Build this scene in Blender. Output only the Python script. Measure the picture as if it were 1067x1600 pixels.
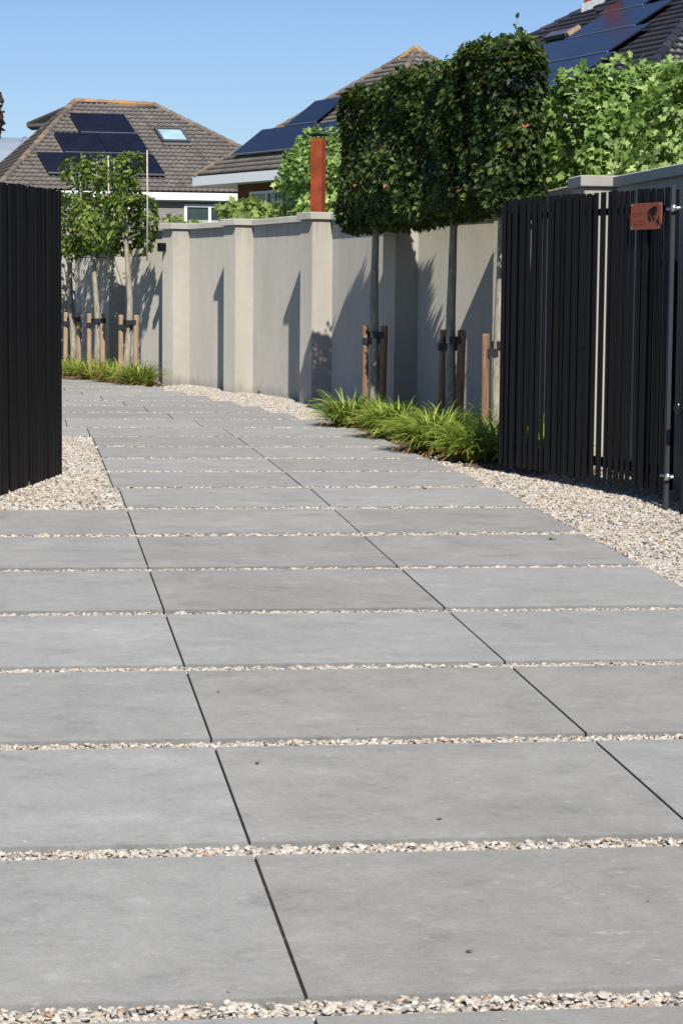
import bpy, math, random
import numpy as np
from mathutils import Vector, Matrix
random.seed(7); RNG = np.random.default_rng(11)
for o in list(bpy.data.objects): bpy.data.objects.remove(o)
C = bpy.context.scene.collection
R = math.radians

# ------------------------------------------------------------ camera, sky, sun
cam = bpy.data.cameras.new('camera'); co = bpy.data.objects.new('camera', cam); C.objects.link(co)
cam.sensor_fit = 'VERTICAL'; cam.sensor_height = 36.0; cam.sensor_width = 24.0
cam.lens = 78.75; cam.clip_start = 0.1; cam.clip_end = 3000
co.matrix_world = Matrix.Translation((0, 0, 1.285)) @ Matrix.Rotation(math.pi/2 - math.atan(0.1), 4, 'X') @ Matrix.Rotation(0.009, 4, 'Z')
bpy.context.scene.camera = co

SUN_EL, SUN_AZ = 43.0, 172.0                      # degrees; azimuth clockwise from +Y: behind the camera, a little to the right
w = bpy.data.worlds.new('World'); bpy.context.scene.world = w; w.use_nodes = True
nt = w.node_tree; bg = nt.nodes['Background']
sky = nt.nodes.new('ShaderNodeTexSky'); sky.sky_type = 'NISHITA'; sky.sun_disc = False
sky.sun_elevation = R(SUN_EL); sky.sun_rotation = R(SUN_AZ)
sky.air_density = 1.0; sky.dust_density = 0.2; sky.ozone_density = 1.5; sky.altitude = 0
tint = nt.nodes.new('ShaderNodeMix'); tint.data_type = 'RGBA'; tint.blend_type = 'MULTIPLY'; tint.inputs[0].default_value = 1.0
tint.inputs[7].default_value = (1.0, 1.19, 1.58, 1)      # clearer, bluer air than the model's default
nt.links.new(sky.outputs[0], tint.inputs[6]); nt.links.new(tint.outputs[2], bg.inputs[0]); bg.inputs[1].default_value = 0.05
sl = bpy.data.lights.new('sun', 'SUN'); sl.energy = 5.0; sl.angle = R(0.5); sl.color = (1.0, 0.955, 0.89)
so = bpy.data.objects.new('sun', sl); C.objects.link(so)
sd = Vector((math.sin(R(SUN_AZ))*math.cos(R(SUN_EL)), math.cos(R(SUN_AZ))*math.cos(R(SUN_EL)), math.sin(R(SUN_EL))))
so.rotation_euler = sd.to_track_quat('Z', 'Y').to_euler(); so.location = sd*60
vs = bpy.context.scene.view_settings
vs.view_transform = 'Standard'; vs.look = 'None'; vs.gamma = 1.0; vs.exposure = 0.42

# ------------------------------------------------------------ helpers
def tag(o, label=None, cat=None, group=None, kind=None):
    if label: o['label'] = label
    if cat: o['category'] = cat
    if group: o['group'] = group
    if kind: o['kind'] = kind
    return o

def thing(name, loc, label, cat, rz=0.0, group=None):
    o = bpy.data.objects.new(name, None); C.objects.link(o)
    o.empty_display_size = 0.1
    o.location = loc; o.rotation_euler = (0, 0, rz)
    return tag(o, label, cat, group)

def mesh(name, V, F, mat, parent=None, smooth=False, tone=None, world=True):
    """link ONE mesh object; V are world coordinates (moved into the parent's space) unless world=False"""
    V = np.asarray(V, dtype=np.float64).reshape(-1, 3)
    if parent is not None and world:
        m = np.array(Matrix.Translation(parent.location) @ Matrix.Rotation(parent.rotation_euler[2], 4, 'Z')) if parent.parent is None else None
        if m is None:
            t = parent
            while t.parent is not None: t = t.parent
            m = np.array(Matrix.Translation(t.location) @ Matrix.Rotation(t.rotation_euler[2], 4, 'Z'))
        mi = np.linalg.inv(m); V = V @ mi[:3, :3].T + mi[:3, 3]
    me = bpy.data.meshes.new(name)
    if isinstance(F, np.ndarray):
        n, k = F.shape
        me.vertices.add(len(V)); me.vertices.foreach_set('co', V.ravel())
        me.loops.add(n*k); me.loops.foreach_set('vertex_index', F.ravel().astype(np.int32))
        me.polygons.add(n); me.polygons.foreach_set('loop_start', np.arange(0, n*k, k, dtype=np.int32))
        me.update(calc_edges=True)
    else:
        me.from_pydata([tuple(v) for v in V], [], F)
    if tone is not None:
        a = me.attributes.new('tone', 'FLOAT', 'POINT'); a.data.foreach_set('value', np.asarray(tone, dtype=np.float32))
    if smooth: me.polygons.foreach_set('use_smooth', [True]*len(me.polygons))
    me.materials.append(mat); me.update()
    o = bpy.data.objects.new(name, me); C.objects.link(o)
    if parent is not None: o.parent = parent
    return o

class MB:
    def __init__(s): s.v = []; s.f = []; s.t = []
    def add(s, V, F, t=0.5):
        b = len(s.v); s.v += [tuple(p) for p in V]; s.f += [tuple(b+i for i in f) for f in F]; s.t += [t]*len(V)
    def box(s, c, ax, ay, az, t=0.5):
        """c corner-centre; ax, ay, az half vectors"""
        c, ax, ay, az = map(Vector, (c, ax, ay, az))
        P = [c+ax*i+ay*j+az*k for k in (-1, 1) for j in (-1, 1) for i in (-1, 1)]
        F = [(0, 2, 3, 1), (4, 5, 7, 6), (0, 1, 5, 4), (2, 6, 7, 3), (0, 4, 6, 2), (1, 3, 7, 5)]
        if ax.cross(ay).dot(az) < 0: F = [f[::-1] for f in F]
        s.add(P, F, t)
    def bevbox(s, c, ax, ay, az, b=0.004, t=0.5):
        c, ax, ay, az = map(Vector, (c, ax, ay, az)); nx, ny, nz = ax.normalized(), ay.normalized(), az.normalized()
        P = []
        for sx in (-1, 1):
            for sy in (-1, 1):
                for sz in (-1, 1):
                    q = c+ax*sx+ay*sy+az*sz
                    P += [q-ny*b*sy-nz*b*sz, q-nx*b*sx-nz*b*sz, q-nx*b*sx-ny*b*sy]
        import bmesh as _b
        bm = _b.new(); vs_ = [bm.verts.new(p) for p in P]; _b.ops.convex_hull(bm, input=vs_); bm.verts.index_update()
        s.add([v.co.copy() for v in bm.verts], [tuple(v.index for v in f.verts) for f in bm.faces], t); bm.free()
    def tube(s, pts, rad, n=8, t=0.5, cap=True):
        pts = [Vector(p) for p in pts]; rad = rad if hasattr(rad, '__len__') else [rad]*len(pts)
        V = []; F = []
        ref = Vector((0.3, 0.2, 1)) if abs((pts[-1]-pts[0]).normalized().z) < .8 else Vector((1, .2, 0))
        for i, p in enumerate(pts):
            d = (pts[min(i+1, len(pts)-1)]-pts[max(i-1, 0)]).normalized()
            a = d.cross(ref).normalized(); b = d.cross(a).normalized()
            for k in range(n):
                q = 2*math.pi*k/n; V.append(p+(a*math.cos(q)+b*math.sin(q))*rad[i])
        for i in range(len(pts)-1):
            for k in range(n):
                k2 = (k+1) % n; F.append((i*n+k, (i+1)*n+k, (i+1)*n+k2, i*n+k2))
        if cap: F.append(tuple(range(n))); F.append(tuple((len(pts)-1)*n+k for k in range(n-1, -1, -1)))
        s.add(V, F, t)
    def build(s, name, mat, parent=None, smooth=False):
        return mesh(name, s.v, s.f, mat, parent, smooth, tone=s.t)

# ------------------------------------------------------------ materials
def newmat(name):
    m = bpy.data.materials.new(name); m.use_nodes = True
    t = m.node_tree; return m, t, t.nodes['Principled BSDF']
def N(t, kind, **kw):
    n = t.nodes.new(kind)
    for k, v in kw.items():
        if k in n.inputs.keys(): n.inputs[k].default_value = v
        else: setattr(n, k, v)
    return n
def coords(t, sc=(1, 1, 1), rz=0.0):
    g = t.nodes.new('ShaderNodeNewGeometry'); m = t.nodes.new('ShaderNodeMapping')
    m.vector_type = 'POINT'; m.inputs['Scale'].default_value = sc; m.inputs['Rotation'].default_value = (0, 0, rz)
    t.links.new(g.outputs['Position'], m.inputs['Vector']); return m.outputs[0]
def noise(t, vec, scale, detail=4, rough=0.6, dist=0.0):
    n = N(t, 'ShaderNodeTexNoise'); n.inputs['Scale'].default_value = scale; n.inputs['Detail'].default_value = detail
    n.inputs['Roughness'].default_value = rough; n.inputs['Distortion'].default_value = dist
    if vec: t.links.new(vec, n.inputs['Vector'])
    return n.outputs['Fac']
def ramp(t, fac, stops):
    r = t.nodes.new('ShaderNodeValToRGB'); e = r.color_ramp.elements
    while len(e) < len(stops): e.new(0.5)
    for i, (p, c) in enumerate(stops):
        e[i].position = p; e[i].color = (c[0], c[1], c[2], 1) if hasattr(c, '__len__') else (c, c, c, 1)
    t.links.new(fac, r.inputs[0]); return r.outputs[0]
def mixc(t, a, b, fac, mode='MIX'):
    m = t.nodes.new('ShaderNodeMix'); m.data_type = 'RGBA'; m.blend_type = mode
    for i, x in ((0, fac), (6, a), (7, b)):
        if hasattr(x, 'node'): t.links.new(x, m.inputs[i])
        else: m.inputs[i].default_value = x if i == 0 else (*x, 1)
    return m.outputs[2]
def math_(t, op, a, b=0.0, c=None, clamp=False):
    m = t.nodes.new('ShaderNodeMath'); m.operation = op; m.use_clamp = clamp
    for i, x in enumerate((a, b) if c is None else (a, b, c)):
        if hasattr(x, 'node'): t.links.new(x, m.inputs[i])
        else: m.inputs[i].default_value = x
    return m.outputs[0]
def bump(t, p, h, strength=0.3, dist=0.01, link=True):
    b = t.nodes.new('ShaderNodeBump'); b.inputs['Strength'].default_value = strength; b.inputs['Distance'].default_value = dist
    t.links.new(h, b.inputs['Height'])
    if link: t.links.new(b.outputs[0], p.inputs['Normal'])
    return b
def attr(t, name='tone'):
    a = t.nodes.new('ShaderNodeAttribute'); a.attribute_name = name; return a.outputs['Fac']
def plain(name, col, rough=0.6, metal=0.0, var=0.12, scale=8, bs=0.1, spec=0.5):
    m, t, p = newmat(name); v = coords(t)
    n = noise(t, v, scale, 5)
    c = ramp(t, n, [(0.25, [x*(1-var) for x in col]), (0.75, [min(1, x*(1+var)) for x in col])])
    t.links.new(c, p.inputs['Base Color']); p.inputs['Roughness'].default_value = rough; p.inputs['Metallic'].default_value = metal
    bump(t, p, noise(t, v, scale*12, 3), bs, 0.004); p.inputs['Specular IOR Level'].default_value = spec
    return m

ROW = R(8)
def m_concrete():
    m, t, p = newmat('concrete_slab')
    a = noise(t, coords(t, (1.0, 1.15, 1), -ROW), 4.6, 9, 0.76, 0.25)
    b = noise(t, coords(t, (0.8, 0.9, 1), -ROW), 1.7, 5, 0.6)
    s = noise(t, coords(t, (1, 1.3, 1), -ROW), 210, 3, 0.8)
    g = noise(t, coords(t, (1, 2.2, 1), -ROW), 38, 7, 0.78)
    c1 = ramp(t, a, [(0.28, (0.142, 0.141, 0.133)), (0.43, (0.192, 0.191, 0.180)), (0.57, (0.212, 0.211, 0.199)), (0.72, (0.255, 0.254, 0.242))])
    c2 = mixc(t, c1, ramp(t, b, [(0.3, (0.455, 0.45, 0.445)), (0.7, (0.55, 0.55, 0.552))]), 0.6, 'OVERLAY')
    c3 = mixc(t, c2, ramp(t, s, [(0.3, 0.30), (0.5, 0.5), (0.72, 0.68)]), 0.45, 'OVERLAY')
    c3 = mixc(t, c3, ramp(t, g, [(0.3, 0.34), (0.5, 0.5), (0.7, 0.62)]), 0.45, 'OVERLAY')
    tn = attr(t)
    c4 = mixc(t, c3, ramp(t, tn, [(0, (0.452, 0.446, 0.438)), (1, (0.548, 0.548, 0.552))]), 0.9, 'OVERLAY')
    pit = noise(t, coords(t, (1, 1.5, 1), -ROW), 46, 6, 0.8, 0.3)
    c5 = mixc(t, c4, (0.085, 0.08, 0.07), ramp(t, pit, [(0.635, 0.0), (0.70, 0.6)]))
    sc = noise(t, coords(t, (1, 1.4, 1), -ROW), 17, 7, 0.82, 0.2)
    c6 = mixc(t, c5, (0.33, 0.325, 0.31), ramp(t, sc, [(0.57, 0.0), (0.68, 0.5)]))
    dk = noise(t, coords(t, (1, 1.1, 1), -ROW), 6.5, 8, 0.8, 0.4)
    c6 = mixc(t, c6, (0.115, 0.112, 0.10), ramp(t, dk, [(0.56, 0.0), (0.72, 0.5)]))
    t.links.new(c6, p.inputs['Base Color'])
    t.links.new(ramp(t, b, [(0.3, 0.72), (0.7, 0.86)]), p.inputs['Roughness']); p.inputs['Specular IOR Level'].default_value = 0.3
    p.inputs['Diffuse Roughness'].default_value = 0.8; bump(t, p, math_(t, 'ADD', s, g), 0.22, 0.002); return m
def m_stucco(name, lo, hi, stain=True):
    m, t, p = newmat(name); v = coords(t)
    a = noise(t, coords(t, (1.2, 1.2, 0.45)), 1.6, 6, 0.6)
    c = ramp(t, a, [(0.3, lo), (0.7, hi)])
    if stain:
        g = t.nodes.new('ShaderNodeNewGeometry'); x = t.nodes.new('ShaderNodeSeparateXYZ'); t.links.new(g.outputs['Position'], x.inputs[0])
        h = math_(t, 'MULTIPLY_ADD', x.outputs[2], -2.6, 0.30)
        st = math_(t, 'ADD', h, noise(t, coords(t, (2.5, 2.5, 1.3)), 1.7, 6, 0.7))
        c = mixc(t, c, (0.16, 0.15, 0.13), ramp(t, st, [(0.5, 0.0), (0.98, 0.7)]))
        run = noise(t, coords(t, (9, 9, 0.35)), 1.4, 4, 0.6)
        c = mixc(t, c, (0.52, 0.50, 0.46), ramp(t, run, [(0.56, 0.0), (0.8, 0.4)]))
        drip = math_(t, 'MULTIPLY_ADD', x.outputs[2], 0.9, -1.62)
        dr2 = math_(t, 'ADD', drip, noise(t, coords(t, (16, 16, 0.5)), 1.2, 5, 0.65))
        c = mixc(t, c, (0.20, 0.19, 0.165), ramp(t, dr2, [(0.52, 0.0), (0.9, 0.5)]))
        tw = noise(t, coords(t, (1.5, 1.5, 2.2)), 5.0, 7, 0.72, 0.6)
        c = mixc(t, c, ramp(t, tw, [(0.3, 0.45), (0.7, 0.55)]), 0.5, 'OVERLAY')
    t.links.new(c, p.inputs['Base Color']); p.inputs['Roughness'].default_value = 0.92; p.inputs['Specular IOR Level'].default_value = 0.2; p.inputs['Diffuse Roughness'].default_value = 1.0
    f = math_(t, 'ADD', noise(t, v, 120, 4, 0.7), math_(t, 'MULTIPLY', noise(t, v, 9, 4, 0.6, 0.5), 0.9))
    bump(t, p, f, 0.45, 0.005); return m
def m_gravel():
    m, t, p = newmat('gravel_pebbles')
    oi = t.nodes.new('ShaderNodeObjectInfo')
    c = ramp(t, oi.outputs['Random'], [(0.0, (0.62, 0.57, 0.48)), (0.14, (0.50, 0.42, 0.32)), (0.27, (0.70, 0.68, 0.62)), (0.38, (0.33, 0.31, 0.285)),
              (0.50, (0.60, 0.52, 0.42)), (0.62, (0.46, 0.46, 0.45)), (0.74, (0.66, 0.56, 0.42)), (0.82, (0.72, 0.70, 0.66)), (0.91, (0.42, 0.27, 0.16)), (0.95, (0.22, 0.21, 0.21)), (1.0, (0.58, 0.55, 0.5))])
    g = t.nodes.new('ShaderNodeTexCoord')
    n = N(t, 'ShaderNodeTexNoise'); n.inputs['Scale'].default_value = 2.2; t.links.new(g.outputs['Object'], n.inputs['Vector'])
    c = mixc(t, c, ramp(t, n.outputs['Fac'], [(0.3, 0.36), (0.7, 0.64)]), 0.6, 'OVERLAY'); c = mixc(t, c, (0.77, 0.755, 0.73), 1.0, 'MULTIPLY')
    t.links.new(c, p.inputs['Base Color']); p.inputs['Roughness'].default_value = 0.62; return m
def m_gravel_bed():
    m, t, p = newmat('gravel_bed'); v = coords(t)
    vo = t.nodes.new('ShaderNodeTexVoronoi'); vo.inputs['Scale'].default_value = 60; t.links.new(v, vo.inputs['Vector'])
    sp = t.nodes.new('ShaderNodeSeparateColor'); t.links.new(vo.outputs['Color'], sp.inputs[0])
    c = ramp(t, sp.outputs[0], [(0, (0.20, 0.18, 0.15)), (0.5, (0.42, 0.39, 0.34)), (1, (0.6, 0.57, 0.5))])
    t.links.new(c, p.inputs['Base Color']); p.inputs['Roughness'].default_value = 0.9
    bump(t, p, math_(t, 'SUBTRACT', 1.0, vo.outputs['Distance']), 1.0, 0.01); return m
def m_leaf(name, dark, mid, light, trans=0.28, rough=0.45, odd=None, spec=0.4):
    m, t, p = newmat(name); a = attr(t)
    st = [(0.0, dark), (0.5, mid), (0.93, light)]
    if odd: st += [(0.965, light), (0.97, odd)]
    c = ramp(t, a, st)
    c = mixc(t, c, ramp(t, noise(t, coords(t), 3.0, 3), [(0.3, 0.38), (0.7, 0.62)]), 0.5, 'OVERLAY')
    t.links.new(c, p.inputs['Base Color']); p.inputs['Roughness'].default_value = rough; p.inputs['Specular IOR Level'].default_value = spec
    tr = t.nodes.new('ShaderNodeBsdfTranslucent'); t.links.new(mixc(t, c, (0.55, 0.75, 0.12), 0.35, 'MIX'), tr.inputs['Color'])
    mx = t.nodes.new('ShaderNodeMixShader'); mx.inputs[0].default_value = trans
    t.links.new(p.outputs[0], mx.inputs[1]); t.links.new(tr.outputs[0], mx.inputs[2])
    t.links.new(mx.outputs[0], t.nodes['Material Output'].inputs['Surface']); return m
def m_tile(name, lo, mid, hi, lichen=None, rough=0.85, lamt=0.3):
    m, t, p = newmat(name); a = attr(t); v = coords(t)
    c = ramp(t, a, [(0.0, lo), (0.5, mid), (1.0, hi)])
    c = mixc(t, c, ramp(t, noise(t, v, 9, 6, 0.75), [(0.3, 0.34), (0.7, 0.66)]), 0.6, 'OVERLAY')
    if lichen:
        c = mixc(t, c, lichen, ramp(t, noise(t, v, 2.3, 7, 0.75), [(0.62-lamt*0.3, 0.0), (0.74-lamt*0.3, 0.9)]))
    t.links.new(c, p.inputs['Base Color']); p.inputs['Roughness'].default_value = rough
    bump(t, p, noise(t, v, 30, 4), 0.4, 0.01); return m
def m_bark():
    m, t, p = newmat('bark'); v = coords(t, (1, 1, 0.25))
    a = noise(t, v, 30, 6, 0.7, 0.5); b = noise(t, coords(t), 9, 5, 0.7)
    c = ramp(t, a, [(0.3, (0.12, 0.105, 0.08)), (0.55, (0.32, 0.29, 0.22)), (0.8, (0.50, 0.46, 0.38))])
    c = mixc(t, c, (0.17, 0.20, 0.10), ramp(t, b, [(0.5, 0.0), (0.7, 0.5)]))
    t.links.new(c, p.inputs['Base Color']); p.inputs['Roughness'].default_value = 0.9; bump(t, p, a, 0.7, 0.01); return m
def m_wood(name, a_, b_):
    m, t, p = newmat(name)
    n = noise(t, coords(t, (14, 14, 0.9)), 4, 6, 0.6, 1.2)
    c = ramp(t, n, [(0.3, a_), (0.7, b_)])
    t.links.new(c, p.inputs['Base Color']); p.inputs['Roughness'].default_value = 0.8; bump(t, p, n, 0.4, 0.004); return m
def m_brick(name, c1, c2, mortar, s=1.0):
    m, t, p = newmat(name)
    g = t.nodes.new('ShaderNodeTexCoord'); mp = t.nodes.new('ShaderNodeMapping'); mp.inputs['Rotation'].default_value = (R(90), 0, 0)
    t.links.new(g.outputs['Object'], mp.inputs['Vector'])
    b = t.nodes.new('ShaderNodeTexBrick'); b.inputs['Scale'].default_value = 1.0
    b.inputs['Brick Width'].default_value = 0.21*s; b.inputs['Row Height'].default_value = 0.065*s; b.inputs['Mortar Size'].default_value = 0.008*s
    b.inputs['Color1'].default_value = (*c1, 1); b.inputs['Color2'].default_value = (*c2, 1); b.inputs['Mortar'].default_value = (*mortar, 1)
    t.links.new(mp.outputs[0], b.inputs['Vector']); t.links.new(b.outputs['Color'], p.inputs['Base Color']); p.inputs['Roughness'].default_value = 0.9
    bump(t, p, b.outputs['Fac'], -0.3, 0.01); return m
def m_glass(name, col=(0.04, 0.06, 0.06), rough=0.06):
    m, t, p = newmat(name)
    n = noise(t, coords(t), 0.7, 3); t.links.new(ramp(t, n, [(0.3, [x*0.7 for x in col]), (0.7, [x*1.4 for x in col])]), p.inputs['Base Color'])
    p.inputs['Roughness'].default_value = rough; p.inputs['Specular IOR Level'].default_value = 0.8; return m
def m_solar():
    m, t, p = newmat('solar_glass')
    n = noise(t, coords(t), 2.5, 3); t.links.new(ramp(t, n, [(0.3, (0.006, 0.007, 0.014)), (0.7, (0.011, 0.012, 0.022))]), p.inputs['Base Color'])
    p.inputs['Roughness'].default_value = 0.22; p.inputs['Specular IOR Level'].default_value = 0.5; return m

M = dict(
    slab=m_concrete(), stucco=m_stucco('stucco', (0.398, 0.374, 0.320), (0.468, 0.438, 0.372)), coping=m_stucco('coping_stone', (0.36, 0.34, 0.30), (0.47, 0.45, 0.40), False),
    grit=plain('joint_grit', (0.022, 0.019, 0.016), 0.95, var=0.6, scale=60, bs=0.5), pebble=m_gravel(), bed=m_gravel_bed(), soil=plain('soil', (0.10, 0.065, 0.04), 0.95, var=0.5, scale=14, bs=0.9),
    field=plain('field', (0.07, 0.10, 0.035), 0.95, var=0.4, scale=0.5, bs=0.5),
    black=plain('black_powder_coat', (0.0055, 0.0055, 0.0065), 0.55, var=0.15, scale=5, bs=0.05, spec=0.14),
    steel=plain('zinc_steel', (0.6, 0.61, 0.62), 0.32, 0.9, 0.1, 20), corten=plain('weathered_steel', (0.22, 0.048, 0.017), 0.85, 0.0, 0.4, 7, 0.3, 0.2),
    strap=plain('rubber_strap', (0.014, 0.014, 0.018), 0.6), bark=m_bark(),
    stake=m_wood('stake_wood', (0.11, 0.055, 0.028), (0.33, 0.20, 0.12)), stake2=m_wood('pale_stake_wood', (0.20, 0.125, 0.07), (0.44, 0.31, 0.19)),
    horn=m_leaf('hornbeam_leaf', (0.008, 0.017, 0.004), (0.023, 0.045, 0.009), (0.095, 0.135, 0.026), 0.14, 0.55, (0.32, 0.12, 0.04), spec=0.25),
    horn2=m_leaf('young_hornbeam_leaf', (0.035, 0.06, 0.01), (0.10, 0.155, 0.022), (0.24, 0.30, 0.05), 0.3, 0.45),
    plane=m_leaf('plane_leaf', (0.06, 0.12, 0.025), (0.165, 0.27, 0.06), (0.40, 0.51, 0.17), 0.3, 0.5),
    vine=m_leaf('vine_leaf', (0.07, 0.12, 0.022), (0.15, 0.22, 0.045), (0.27, 0.33, 0.09), 0.3, 0.5),
    red=m_leaf('copper_leaf', (0.02, 0.007, 0.006), (0.045, 0.014, 0.01), (0.09, 0.03, 0.015), 0.1, 0.6),
    sedge=m_leaf('sedge_blade', (0.075, 0.13, 0.018), (0.21, 0.29, 0.04), (0.45, 0.48, 0.11), 0.3, 0.45, (0.36, 0.20, 0.08)),
    sedgey=m_leaf('yellow_sedge_blade', (0.09, 0.13, 0.025), (0.24, 0.27, 0.045), (0.42, 0.37, 0.09), 0.3, 0.45, (0.36, 0.18, 0.07)),
    tile1=m_tile('brown_roof_tile', (0.082, 0.070, 0.062), (0.122, 0.107, 0.095), (0.17, 0.152, 0.137)),
    tile3=m_tile('anthracite_roof_tile', (0.018, 0.018, 0.023), (0.026, 0.026, 0.033), (0.038, 0.038, 0.045), None, 0.5),
    ridge1=m_tile('lichen_ridge_tile', (0.10, 0.082, 0.066), (0.14, 0.112, 0.086), (0.19, 0.145, 0.105), (0.34, 0.17, 0.04), lamt=0.15),
    ridge1o=m_tile('orange_lichen_ridge_tile', (0.19, 0.12, 0.07), (0.24, 0.15, 0.08), (0.3, 0.18, 0.08), (0.42, 0.20, 0.035), lamt=0.5),
    ridge3=m_tile('anthracite_ridge_tile', (0.02, 0.02, 0.026), (0.03, 0.03, 0.04), (0.045, 0.045, 0.055), None, 0.45),
    solar=m_solar(), glass=m_glass('window_glass'), skyglass=m_glass('skylight_glass', (0.25, 0.36, 0.38), 0.05),
    white=plain('white_paint', (0.78, 0.79, 0.80), 0.5, var=0.03), frame=plain('white_frame', (0.70, 0.72, 0.74), 0.45, var=0.04),
    alu=plain('aluminium_rail', (0.38, 0.39, 0.42), 0.35, 0.7, 0.05), darkframe=plain('dark_frame', (0.07, 0.08, 0.10), 0.5),
    brick1=m_brick('grey_brick', (0.22, 0.20, 0.19), (0.17, 0.155, 0.15), (0.26, 0.25, 0.235)), brick2=m_brick('red_brick', (0.14, 0.045, 0.024), (0.11, 0.034, 0.018), (0.14, 0.07, 0.05)),
    lead=plain('lead_flashing', (0.36, 0.37, 0.39), 0.6, 0.2, 0.2), blind=plain('window_blind', (0.30, 0.38, 0.36), 0.7, var=0.05),
    greenhouse=plain('pale_roof_sheet', (0.27, 0.31, 0.36), 0.4, 0.1, 0.06, 1.0), rib=plain('grey_rib', (0.22, 0.25, 0.30), 0.5),
    leafdry=plain('dry_leaf', (0.22, 0.11, 0.05), 0.8, var=0.3, scale=40), post=plain('grey_post_coat', (0.028, 0.029, 0.038), 0.5, 0.0, 0.06, spec=0.3), pole=plain('bamboo_pole', (0.44, 0.40, 0.33), 0.7, var=0.2, scale=12),
)

# ------------------------------------------------------------ ground, driveway
YK, G = 15.2, 0.0214
def zg(Y):
    t = YK-np.asarray(Y, dtype=float); wd = 1.5
    return np.where(t < -wd, 0.0, np.where(t > wd, -G*t, -G*(t+wd)**2/(4*wd)))
ca, sa = math.cos(ROW), math.sin(ROW)
def uv2xy(u, v): return u*ca-v*sa, u*sa+v*ca
SK = math.tan(R(-1.6))                             # rows lie 1.6 degrees off square to the joints
ys = np.concatenate([[-400, -60, 0], np.arange(2, 20, 0.5), [22, 26, 32, 45, 80, 200, 900, 1800]])
xs = np.array([-1200, -200, -40, -8, -4, 0, 4, 8, 40, 200, 1200.])
def sheet(name, xs, ys, dz, mat, kind='structure'):
    X, Y = np.meshgrid(xs, ys); Z = zg(Y)+dz
    Z = np.where(Y < -20, zg(-20)+dz, Z)
    n, m = len(ys), len(xs); idx = np.arange(n*m).reshape(n, m)
    F = np.stack([idx[:-1, :-1], idx[:-1, 1:], idx[1:, 1:], idx[1:, :-1]], -1).reshape(-1, 4)
    return tag(mesh(name, np.stack([X, Y, Z], -1).reshape(-1, 3), F, mat), kind=kind)
sheet('ground', xs, ys, -0.085, M['field'])
sheet('gravel_base', np.array([-4.5, -2, 0, 2, 4.6]), np.concatenate([[1.5], np.arange(2, 20, 0.5), [22, 26, 32, 38]]), -0.026, M['bed'])

BV = [0.75, 2.02, 3.29, 4.56, 5.80, 7.065, 8.34, 9.615, 10.90, 12.16, 13.38, 14.53, 15.66, 16.84, 18.06, 19.27, 20.52, 21.84, 23.0, 24.25, 25.38, 26.6, 27.75, 28.9, 30.0, 31.2, 32.4, 33.6]
JU = {15: 1.77, 16: 1.595, 17: 1.41, 18: 1.235, 19: 1.055, 20: 0.85, 21: 0.65, 22: 0.46, 23: 0.27, 24: 0.08, 25: -0.1, 26: -0.3}
W = 1.235
slabs = []                                         # (u0, u1, v0, v1)
for i in range(len(BV)-1):
    gap = 0.125 if i < 10 else (0.115 if i < 14 else 0.10)
    v0, v1 = BV[i]+gap/2, BV[i+1]-gap/2
    j = JU.get(i, 1.82 if i < 11 else 1.785)
    cols = [(j-W, j), (j, j+W)]
    if i <= 9: cols = [(j-3*W, j-2*W), (j-2*W, j-W)] + cols
    if i <= 7: cols += [(j+W, j+2*W)] if i <= 4 else []
    if i == 15: cols = [(j-W-0.32, j-W)] + cols
    if i >= 16: cols = [(j-2*W, j-W)] + cols
    for c in cols: slabs.append((c[0]+0.004, c[1]-0.004, v0, v1))
mb = MB()
for (u0, u1, v0, v1) in slabs:
    tn = random.random(); b = 0.0025; dz = random.uniform(-0.0015, 0.0015)
    def P(u, v, z):
        vv = v+(u-1.2)*SK; x, y = uv2xy(u, vv); return (x, y, float(zg(y))+z)
    ring = lambda e, z: [P(u0+e, v0+e, z), P(u1-e, v0+e, z), P(u1-e, v1-e, z), P(u0+e, v1-e, z)]
    V = ring(0, -0.05)+ring(0, dz-b)+ring(b, dz)
    F = [(8, 9, 10, 11)]
    for k in range(4):
        k2 = (k+1) % 4; F += [(k, k2, 4+k2, 4+k), (4+k, 4+k2, 8+k2, 8+k)]
    mb.add(V, F, tn)
tag(mb.build('driveway', M['slab']), kind='structure')
mb = MB()                                          # dark grit in the narrow joints between slab columns
for (u0, u1, v0, v1) in slabs:
    V = []
    for (u, v) in ((u1-0.002, v0+.004), (u1+0.012, v0+.004), (u1+0.012, v1-.004), (u1-0.002, v1-.004)):
        x, y = uv2xy(u, v+(u-1.2)*SK); V.append((x, y, float(zg(y))-0.011))
    if any(abs(q[0]-u1-0.008) < 1e-3 and q[2] == v0 for q in slabs): mb.add(V, [(0, 1, 2, 3)])
tag(mb.build('joint_grit', M['grit']), kind='structure')

# garden wall line: near end of each pillar on the face of the wall, far to near
J = [(-6.6, 38.0), (-4.05, 34.0), (-3.1, 31.95), (-2.02, 29.6), (-1.10, 27.5), (-0.125, 24.85), (0.725, 22.0), (1.66, 19.40), (1.97, 16.4), (2.24, 14.35), (2.45, 12.6)]
JX = np.array([p[0] for p in J][::-1]); JY = np.array([p[1] for p in J][::-1])
def wallx(y): return np.interp(y, JY, JX)

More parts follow.
